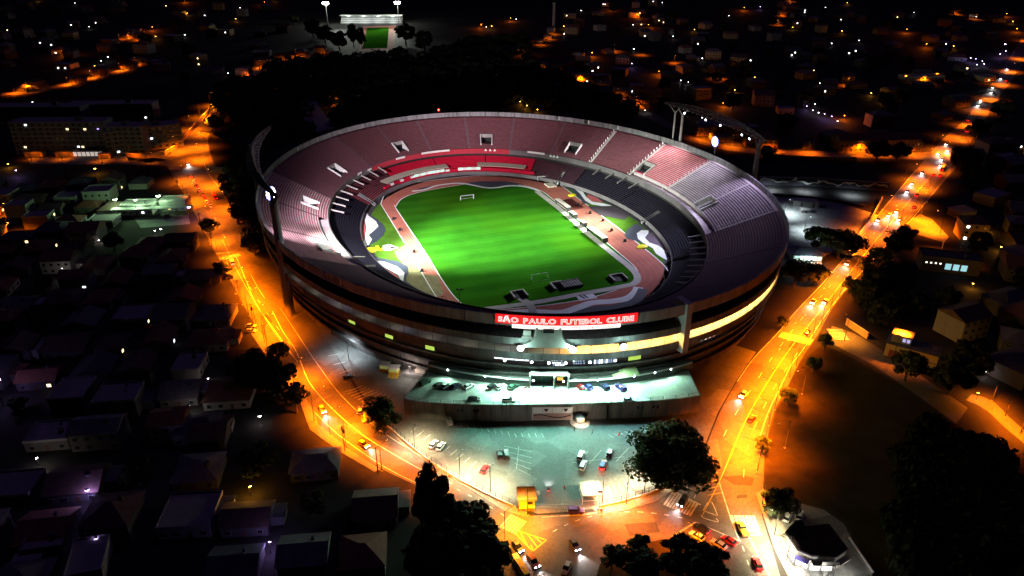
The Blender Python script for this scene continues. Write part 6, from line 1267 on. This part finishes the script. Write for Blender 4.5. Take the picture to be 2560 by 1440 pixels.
# ================================================================== TREES
TL = [('big', (1672, 1215), 1.0, 'huge broad dark tree over the right side of the car park'), ('tall', (1084, 1350), 1.12, 'tall narrow dark tree in front of the lower left avenue'),
 ('round', (962, 1085), 1.25, 'round leafy tree on the car park corner by the avenue'), ('open', (742, 1032), 1.15, 'sparse tree with orange light through its leaves'), ('round2', (690, 990), 1.5, 'dark tree behind the orange-lit one'), ('round2', (640, 975), 1.6, 'dark tree at the left of the lower avenue clump'), ('round', (700, 905), .8, 'small dark tree on the left kerb above the clump'),
 ('dark', (1160, 1390), 1.25, 'dark spreading tree at the lower left of the junction'), ('dark', (1200, 1450), 1.3, 'dark tree cut by the bottom edge left of the yellow bus'), ('dark', (1090, 1450), 1.2, 'dark tree at the bottom below the tall narrow one'), ('open', (1243, 1405), .75, 'sparse small tree by the amber corner lamp'),
 ('dark', (1690, 1432), .85, 'dark tree on the park island beside the stopped cars'), ('dark', (1760, 1468), 1.0, 'dark tree at the bottom of the park island'), ('round2', (1600, 1450), 1.05, 'dark tree on the park island left of centre'), ('small', (1592, 1392), 1.2, 'small bush tree at the tip of the park island'), ('small', (1530, 1420), 1.3, 'small dark tree at the left of the park island'),
 ('round', (2040, 630), 1.35, 'dark leafy tree over the service yard'), ('round2', (2095, 645), 1.7, 'large dark tree between yard and avenue'), ('round2', (2125, 640), 1.2, 'dark tree touching the avenue kerb by the yard'), ('round', (1985, 715), 1.3, 'dark tree below the pavilion'), ('round2', (2035, 712), 1.2, 'dark tree right of the pavilion steps'),
 ('small', (1952, 822), 1.0, 'small tree in the dark lane by the stadium wall'), ('round', (2062, 872), .62, 'small round tree on the pavement at the zebra crossing'), ('round', (2030, 928), .62, 'small round tree on the lit verge, upper one'), ('round', (1968, 1010), .62, 'small round tree on the lit verge, lower one'), ('small', (1905, 1130), 1.0, 'thin street tree beside the lower right kerb'),
 ('round2', (1940, 1290), .95, 'bushy tree behind the corner shop cars'), ('round', (2262, 950), 1.15, 'dark tree in front of the yellow-lit house'), ('dark', (2370, 985), 1.2, 'dark tree right of the yellow-lit house'), ('dark', (2420, 940), 1.1, 'dark tree farther right of the yellow-lit house'),
 ('round', (2150, 760), 1.2, 'dark tree above the orange-lit wall on the right'), ('round2', (2190, 735), 1.3, 'dark tree on the right of the avenue, middle'), ('round', (2195, 668), 1.0, 'tree lit orange along the right kerb'), ('small', (2160, 682), 1.4, 'small yellow-lit tree at the right kerb'), ('small', (2120, 730), 1.3, 'small orange-lit tree lower on the right kerb'), ('round2', (2255, 610), 1.1, 'dark tree beside the side plaza'), ('round2', (2235, 640), 1.2, 'dark tree left of the house with cyan windows'),
 ('round2', (528, 585), .95, 'dark tree on the left avenue kerb below the filling yard'), ('round2', (560, 690), .8, 'dark tree leaning over the left avenue kerb'), ('round2', (600, 500), 1.9, 'large dark tree between the queue of cars and the left stand'), ('round2', (625, 560), 1.9, 'large dark tree under the left floodlight'), ('round', (640, 640), 1.2, 'tree with pale lit leaves at the foot of the left stand'), ('round2', (590, 455), 1.5, 'dark tree below the grey wall at the upper left'),
 ('round2', (540, 330), 1.5, 'dark tree at the top bend of the left avenue'), ('round2', (565, 290), 1.8, 'dark tree above the top bend of the left avenue'),
 ('tall', (885, 118), 1.35, 'tall tree standing before the training ground'), ('tall', (905, 122), 1.2, 'second tall tree before the training ground, beside the pitch'), ('dark', (815, 110), 1.9, 'broad lit tree left of the training ground'), ('dark', (785, 95), 2.0, 'broad tree at the left end of the training ground'), ('dark', (850, 125), 1.8, 'dark tree in front of the training ground, left of the tall ones'), ('dark', (1015, 110), 2.0, 'lit dark tree right of the training pitch'), ('dark', (1000, 166), 1.7, 'dark tree below the training pitch'), ('dark', (958, 172), 1.5, 'dark tree just below the clay of the training pitch'), ('dark', (1060, 130), 2.0, 'dark tree farther right of the training pitch'),
 ('round2', (1915, 400), 1.1, 'dark tree by the pale panel wall'), ('round2', (2190, 402), 1.6, 'dark tree in front of the long orange-lit building'), ('round2', (2240, 405), 1.5, 'dark tree right of the long orange-lit building'), ('round2', (2440, 345), 1.5, 'dark tree at the right of the orange crossing'), ('round2', (2420, 420), 1.4, 'dark tree right of the yellow bus'), ('round2', (2500, 300), 1.8, 'dark tree beside the far right avenue')]
for k, px, s, lb in TL: tree(k, px, lb, s)
# woods that read as one dark mass: leaf masses joined, nobody could count them
def wood(name, label, poly_px, n, size, seed, hmax, mat=LEAFD):
    r = random.Random(seed); vs, fs, ms = [], [], []; xs = [p[0] for p in poly_px]; ys = [p[1] for p in poly_px]
    def inside(x, y):
        c = False; j = len(poly_px)-1
        for i in range(len(poly_px)):
            (a, b), (d, e) = poly_px[i], poly_px[j]
            if (b > y) != (e > y) and x < (d-a)*(y-b)/(e-b)+a: c = not c
            j = i
        return c
    cl = 0
    while cl < n:
        x, y = r.uniform(min(xs), max(xs)), r.uniform(min(ys), max(ys))
        if not inside(x, y): continue
        cl += 1; p = G(x, y); rad = size*r.uniform(.6, 1.3); hc = hmax*r.uniform(.5, 1.0)
        for k in range(110):
            a, u = r.uniform(0, 6.283), r.uniform(-.3, 1); q = math.sqrt(max(0, 1-u*u)); c = Vector((p.x + rad*q*math.cos(a), p.y + rad*q*math.sin(a), ZS + hc*.45 + hc*.5*u)) + Vector((r.uniform(-1, 1), r.uniform(-1, 1), r.uniform(-1, 1)))*rad*.18
            nr = Vector((q*math.cos(a)+r.uniform(-.6, .6), q*math.sin(a)+r.uniform(-.6, .6), u+r.uniform(-.2, .8))).normalized(); s1 = nr.orthogonal().normalized(); s2 = nr.cross(s1); L = rad*r.uniform(.14, .30); o = len(vs)
            vs += [tuple(c-s1*L), tuple(c+s2*L*.7), tuple(c+s1*L), tuple(c-s2*L*.7)]; fs.append((o, o+1, o+2, o+3))
    m = MB(); m.v = vs; m.f = fs; m.m = [0]*len(fs); return tag(m.build(name, mat), label, 'wood', kind='stuff')
wood('wood', 'dark wood behind the far side of the stadium', [(560, 215), (640, 195), (720, 165), (860, 150), (1000, 160), (1180, 110), (1320, 100), (1330, 170), (1420, 215), (1560, 280), (1620, 310), (1540, 300), (1300, 268), (1060, 272), (900, 300), (840, 310), (790, 245), (740, 245), (760, 330), (690, 370), (640, 330), (570, 320)], 520, 9.0, 3, 13)
wood('wood', 'near-black ground cover over the unlit slope in the lower right corner', [(2300, 1090), (2340, 1050), (2420, 1070), (2490, 1120), (2580, 1180), (2580, 1460), (2290, 1460), (2250, 1360), (2240, 1240), (2260, 1150)], 210, 4.2, 4, 2.6, M('darkened_foliage', (.011, .014, .008), rough=1.0, spec=.0, var=.4))  # low foliage blackened so that the slope reads as unlit
wood('wood', 'dark planting along the foot of the left stand', [(575, 470), (640, 440), (655, 560), (665, 640), (640, 640), (600, 560)], 40, 3.6, 6, 7)
wood('wood', 'dark trees around the houses right of the avenue', [(2170, 700), (2240, 680), (2290, 730), (2290, 770), (2200, 830), (2150, 790)], 46, 4.5, 7, 8)
# ================================================================== HOUSES IN THE DARK QUARTERS
_la = [(300, 380), (395, 405), (440, 460), (480, 520), (520, 600), (560, 680), (600, 755), (615, 815), (660, 890), (700, 950), (730, 1005), (755, 1062), (835, 1135), (920, 1190), (985, 1240), (1000, 1300), (1000, 1440)]
def left_limit(y):
    for (x0, y0), (x1, y1) in zip(_la[:-1], _la[1:]):
        if y0 <= y <= y1: return x0 + (x1-x0)*(y-y0)/(y1-y0)
    return 300
HL = ['unlit house with a %s roof in the dark quarter left of the avenue', 'unlit far house with a %s roof on the upper right hillside', 'unlit far house with a %s roof at the upper left', 'unlit house with a %s roof on the dark right slope']
RN = ['clay tile', 'brown tile', 'grey', 'pale flat', 'slate']
ROWS = {}; GT_ = {}; hr = random.Random(5); cnt = 0; ax = Vector((math.cos(.12), math.sin(.12), 0)); ay = Vector((-ax.y, ax.x, 0))
for i in range(-24, 4):
    for j in range(0, 18):
        p = Vector((0, 120, ZS)) + ax*(i*16.5 + hr.uniform(-2, 2)) + ay*(j*19 + hr.uniform(-3, 3)); x, y = project(p)
        if not (-60 < x < left_limit(y) - 50 and 425 < y < 1500): continue
        if 300 < x < 520 and 480 < y < 600: continue
        if any(abs(x-tx) < 55 and abs(y-ty) < 40 for tx, ty in ((690, 990), (640, 975), (742, 1032))): continue
        if hr.random() < .14: GT_.setdefault(j, []).append((x, tree('round2', (x, y), 'x2', hr.uniform(.6, 1.1), 'garden trees left of the avenue'))); continue
        roof = hr.choice((0, 0, 1, 1, 2, 3, 4)); st = 'flat' if roof == 3 else hr.choice(('hip', 'gable')); lit = 1 if hr.random() < .14 else 0
        lb = (HL[0] % RN[roof]) if not lit else 'house with one lit window and a %s roof left of the avenue' % RN[roof]
        ROWS.setdefault(j, []).append((x, roof, lit, house((x, y), hr.uniform(10, 14.5), hr.uniform(9, 13), hr.choice((3.4, 3.4, 6.2)), .12 + hr.choice((0, 0, 0, math.pi/2)) + hr.uniform(-.05, .05), lb, 'houses left of the avenue', roof, hr.choice((0, 1, 3)), lit, st, chimney=hr.random() < .3))); cnt += 1
_js = sorted(set(ROWS) | set(GT_))
for rj, j in enumerate(_js):
    for k, (x, roof, lit, o) in enumerate(sorted(ROWS.get(j, []), key=lambda q: -q[0])): o['label'] = '%s house, %s roof, %s from the avenue, %s row from the bottom' % ('window-lit' if lit else 'unlit', RN[roof], ORD[k], ORD[rj])
    for k, (x, o) in enumerate(sorted(GT_.get(j, []), key=lambda q: -q[0])): o['label'] = 'dark garden tree, %s from the avenue, %s house row from the bottom' % (ORD[k], ORD[rj])
def scatter(n, poly_px, seed, lidx, grp, plit, mind, big=1.0, avoid=()):
    r = random.Random(seed); xs = [p[0] for p in poly_px]; ys = [p[1] for p in poly_px]; done = []; tries = 0
    while len(done) < n and tries < n*60:
        tries += 1; x, y = r.uniform(min(xs), max(xs)), r.uniform(min(ys), max(ys)); c = False; j = len(poly_px)-1
        for i in range(len(poly_px)):
            (a, b), (d, e) = poly_px[i], poly_px[j]
            if (b > y) != (e > y) and x < (d-a)*(y-b)/(e-b)+a: c = not c
            j = i
        if not c: continue
        p = G(x, y)
        if any((p-q).length < mind for q in done) or any((p-G(*q)).length < 26 for q in avoid): continue
        done.append(p)
        if r.random() < .22: place(TREE['dark'], p, r.uniform(0, 6), 'unlit tree among the far houses', 'trees among the far houses', r.uniform(.8, 1.4)); continue
        lit = 0 if r.random() > plit else r.choice((1, 1, 2)); roof = r.choice((0, 1, 2, 3, 4)); st = 'flat' if roof == 3 else r.choice(('hip', 'gable'))
        lb = HL[lidx] % RN[roof] if not lit else {1: 'far house with lit windows and a %s roof on the upper right hillside', 2: 'far house with lit windows and a %s roof at the upper left', 3: 'house with lit windows and a %s roof on the dark right slope'}[lidx] % RN[roof]
        house(None, r.uniform(11, 18)*big, r.uniform(10, 15)*big, r.choice((4, 6.2, 6.2, 9))*big, r.uniform(-.5, .5), lb, grp, roof, r.choice((0, 1, 2, 3)), lit, st, p=p, litmat=r.choice((EM('far_warm', (1.0, .70, .32), 7.0), EM('far_white', (.95, .95, 1.0), 7.0), EM('far_white', (.95, .95, 1.0), 7.0))))
scatter(120, [(1400, 60), (1420, 8), (2330, 8), (2520, 60), (2480, 180), (2400, 280), (2330, 350), (2250, 368), (1900, 365), (1780, 330), (1700, 300), (1620, 255), (1480, 195), (1400, 165)], 9, 1, 'far houses at the upper right', .26, 26)
scatter(55, [(0, 10), (760, 10), (740, 110), (620, 160), (540, 210), (440, 225), (360, 150), (200, 185), (0, 215)], 10, 2, 'far houses at the upper left', .20, 36, 1.1)
scatter(26, [(2400, 390), (2560, 360), (2560, 960), (2450, 930), (2330, 770), (2320, 700), (2420, 660), (2400, 560)], 12, 3, 'houses on the dark right slope', .22, 17, avoid=((2366, 672), (2366, 690), (2476, 505), (2402, 540), (2272, 905)))
_fr = random.Random(77)
for i, (x, y) in enumerate(FARSPOTS):  # houses added behind the far lamps as walls for their orange glow
    if y > 420: continue
    p = G(x, y) + Vector((_fr.uniform(-6, 6), _fr.uniform(9, 13), 0)); side = 'upper left' if x < 900 else 'upper right'
    house(None, _fr.uniform(9, 15), _fr.uniform(8, 11), _fr.choice((3.6, 6.2)), _fr.uniform(-.3, .3), 'house added behind a street lamp to catch its orange light, %s' % side, 'added orange-lit far houses, ' + side, _fr.choice((0, 1, 2)), _fr.choice((1, 2)), 0, _fr.choice(('hip', 'gable')), p=p)
house((2476, 505), 16, 12, 5, .5, 'pale flat-roofed house cluster on the right slope', roof=3, wall=1, style='flat'); house((2402, 540), 10, 9, 4, .3, 'small pale house on the right slope by the plaza', roof=3, wall=1); house((2185, 372), 56, 14, 8, .05, 'long low building lit red-orange behind the right street', roof=0, wall=2, style='gable'); house((1835, 345), 30, 12, 9, -.12, 'orange-lit plain building behind the right floodlight', roof=3, wall=2, style='flat'); house((1790, 330), 26, 10, 7, -.2, 'long orange-lit shed behind the right gantry', roof=3, wall=2, style='flat')
house((1478, 205), 36, 10, 7, -.25, 'cream building with lit arcade on the far orange street', roof=3, wall=1, style='flat', lit=2); house((1450, 236), 60, 14, 6, -.28, 'dark-roofed long hall beside the far orange street', roof=4, wall=3, style='gable', windows=False)
house((2300, 205), 40, 12, 6, .1, 'orange-lit building on the far right hillside', roof=3, wall=1, style='flat'); house((1975, 30), 20, 14, 9, 0, 'orange-lit house at the distant cross street', roof=0, wall=2)
house((75, 890), 11, 9, 4, .12, 'pale house with violet lamps at the left edge', 'houses', roof=3, wall=1, style='flat'); house((500, 1085), 13, 10, 4, .2, 'pale-lit house front with a white courtyard wall at the lower left', roof=4, wall=1); house((230, 1420), 8, 12, 4, .3, 'pale narrow house at the bottom left', roof=3, wall=1, style='flat'); house((125, 1370), 9, 8, 3.5, .2, 'faint beige house near the lower left corner', roof=3, wall=0, style='flat')
for i, (x, y, c, s) in enumerate(((62, 884, 'v', .8), (85, 882, 'v', .7), (10, 1018, 'v', 1.2), (474, 1042, 'w', .6), (515, 1098, 'w', .7), (655, 1060, 'w', .5), (232, 1262, 'v', .6), (247, 1378, 'v', .5), (98, 1165, 'w', .5), (104, 1188, 'w', .4), (628, 1240, 'y', .6), (678, 1384, 'v', .5), (222, 924, 'w', .35), (525, 960, 'w', .35), (162, 702, 'w', .5), (182, 703, 'w', .5), (158, 684, 'w', .4), (70, 568, 'w', .6), (240, 437, 'y', .6), (248, 610, 'w', .3), (46, 442, 'v', .5), (22, 420, 'y', .4), (390, 588, 'w', .4), (404, 588, 'w', .5))): glow((x, y), 'small %s yard lamp in the dark left quarter, %s counting from the top-left list' % ({'v': 'violet', 'w': 'white', 'y': 'amber'}[c], ORD[i % 20]) if False else 'small %s lamp glowing among the dark houses left of the avenue' % {'v': 'violet', 'w': 'white', 'y': 'amber'}[c], c, 3.0, 'yard lamps in the dark left quarter', s)
FD = [(95, 3, 'y'), (189, 13, 'w'), (224, 73, 'w'), (383, 76, 'w'), (390, 98, 'y'), (299, 4, 'w'), (462, 6, 'w'), (508, 35, 'w'), (601, 25, 'w'), (590, 53, 'y'), (662, 12, 'o'), (688, 3, 'y'), (165, 139, 'w'), (272, 151, 'w'), (255, 160, 'w'), (240, 176, 'w'), (83, 263, 'w'), (238, 273, 'w'), (51, 272, 'o'), (470, 38, 'y'), (464, 94, 'w'), (590, 198, 'v'), (572, 190, 'w'), (696, 240, 'w'), (700, 250, 'w'), (824, 230, 'w'), (836, 249, 'g'), (845, 260, 'w'), (834, 280, 'y'), (846, 297, 'g'), (1203, 70, 'w'), (1230, 72, 'y'), (1216, 74, 'w'), (1276, 53, 'w'), (1290, 54, 'w'), (1452, 32, 'w'), (1530, 24, 'w'), (1634, 8, 'w'), (1656, 12, 'w'), (1596, 45, 'w'), (1410, 72, 'y'), (1410, 92, 'w'), (1315, 140, 'w'), (1318, 165, 'y'), (1582, 68, 'w'), (1620, 70, 'w'), (1668, 84, 'w'), (1682, 98, 'w'), (1736, 80, 'y'), (1585, 130, 'w'), (1579, 170, 'v'), (1480, 142, 'w'), (1754, 154, 'w'), (1778, 174, 'y'), (1647, 187, 'w'), (1701, 208, 'w'), (1720, 212, 'w'), (1886, 200, 'y'), (1836, 232, 'y'), (1822, 45, 'w'), (1860, 26, 'w'), (1900, 24, 'v'), (1935, 60, 'w'), (1981, 75, 'y'), (2118, 12, 'y'), (2063, 24, 'w'), (2104, 84, 'y'), (2284, 37, 'w'), (2194, 80, 'w'), (2266, 82, 'w'), (2146, 108, 'w'), (2078, 116, 'w'), (2314, 119, 'w'), (2382, 123, 'y'), (2048, 215, 'w'), (2177, 240, 'y'), (2210, 256, 'y'), (2036, 268, 'w'), (2016, 276, 'v'), (2030, 284, 'w'), (2044, 290, 'w'), (2060, 296, 'v'), (2078, 302, 'v'), (2092, 312, 'w'), (2110, 300, 'w'), (2425, 156, 'v'), (2436, 158, 'v'), (2452, 164, 'v'), (2458, 168, 'w'), (2440, 170, 'w'), (2506, 130, 'v'), (2512, 138, 'v'), (2498, 146, 'v'), (2530, 60, 'y'), (2540, 80, 'o'), (2440, 48, 'w'), (2515, 42, 'w'), (1710, 290, 'w'), (1755, 303, 'w'), (1806, 268, 'w'), (1828, 273, 'w'), (1612, 284, 'w'), (1300, 262, 'y'), (1318, 272, 'y'), (1343, 282, 'y'), (2428, 722, 'w'), (2500, 630, 'y'), (2508, 640, 'o'), (2465, 580, 'w'), (2560, 380, 'y'), (2530, 425, 'y'), (2395, 900, 'w'), (2456, 944, 'w'), (2440, 1000, 'y')]
for i_, (x, y, c) in enumerate(FD):
    if c == 'w' and i_ % 3 == 0: c = 'o' if y < 330 else 'y'
    r = 'upper right' if x > 1250 and y < 380 else ('right slope' if x > 1250 else 'upper left')
    s = (.55 if y < 180 else .42) * (1.9 if (x, y) == (2506, 130) else 1)
    glow((x, y), 'small %s lamp glowing among the dark houses, %s' % ({'v': 'violet', 'w': 'white', 'y': 'amber', 'g': 'greenish', 'o': 'orange'}[c], r), c, 4.0, 'far yard lamps, ' + r, s)
t = thing('beacon_mast', 'short mast with a red beacon on the far rim of the stadium', 'beacon', E(bt(1097, 283, 27), -.2, 27.0)); part('mast', MB().tube((0, 0, 0), (0, 0, 1.6), .08), DMETAL, t); part('beacon', MB().tube((0, 0, 1.6), (0, 0, 2.5), .55, .5, 10), EM('beacon_red', (1.0, .05, .02), 12), t)
# prototypes are not part of the place
for o in [o for o in COL.objects if o.parent is None and o.get('label') == 'x']:
    for c in list(o.children_recursive) + [o]: bpy.data.objects.remove(c)
for o in COL.objects:
    for k in ('_world', '_used'):
        if k in o: del o[k]
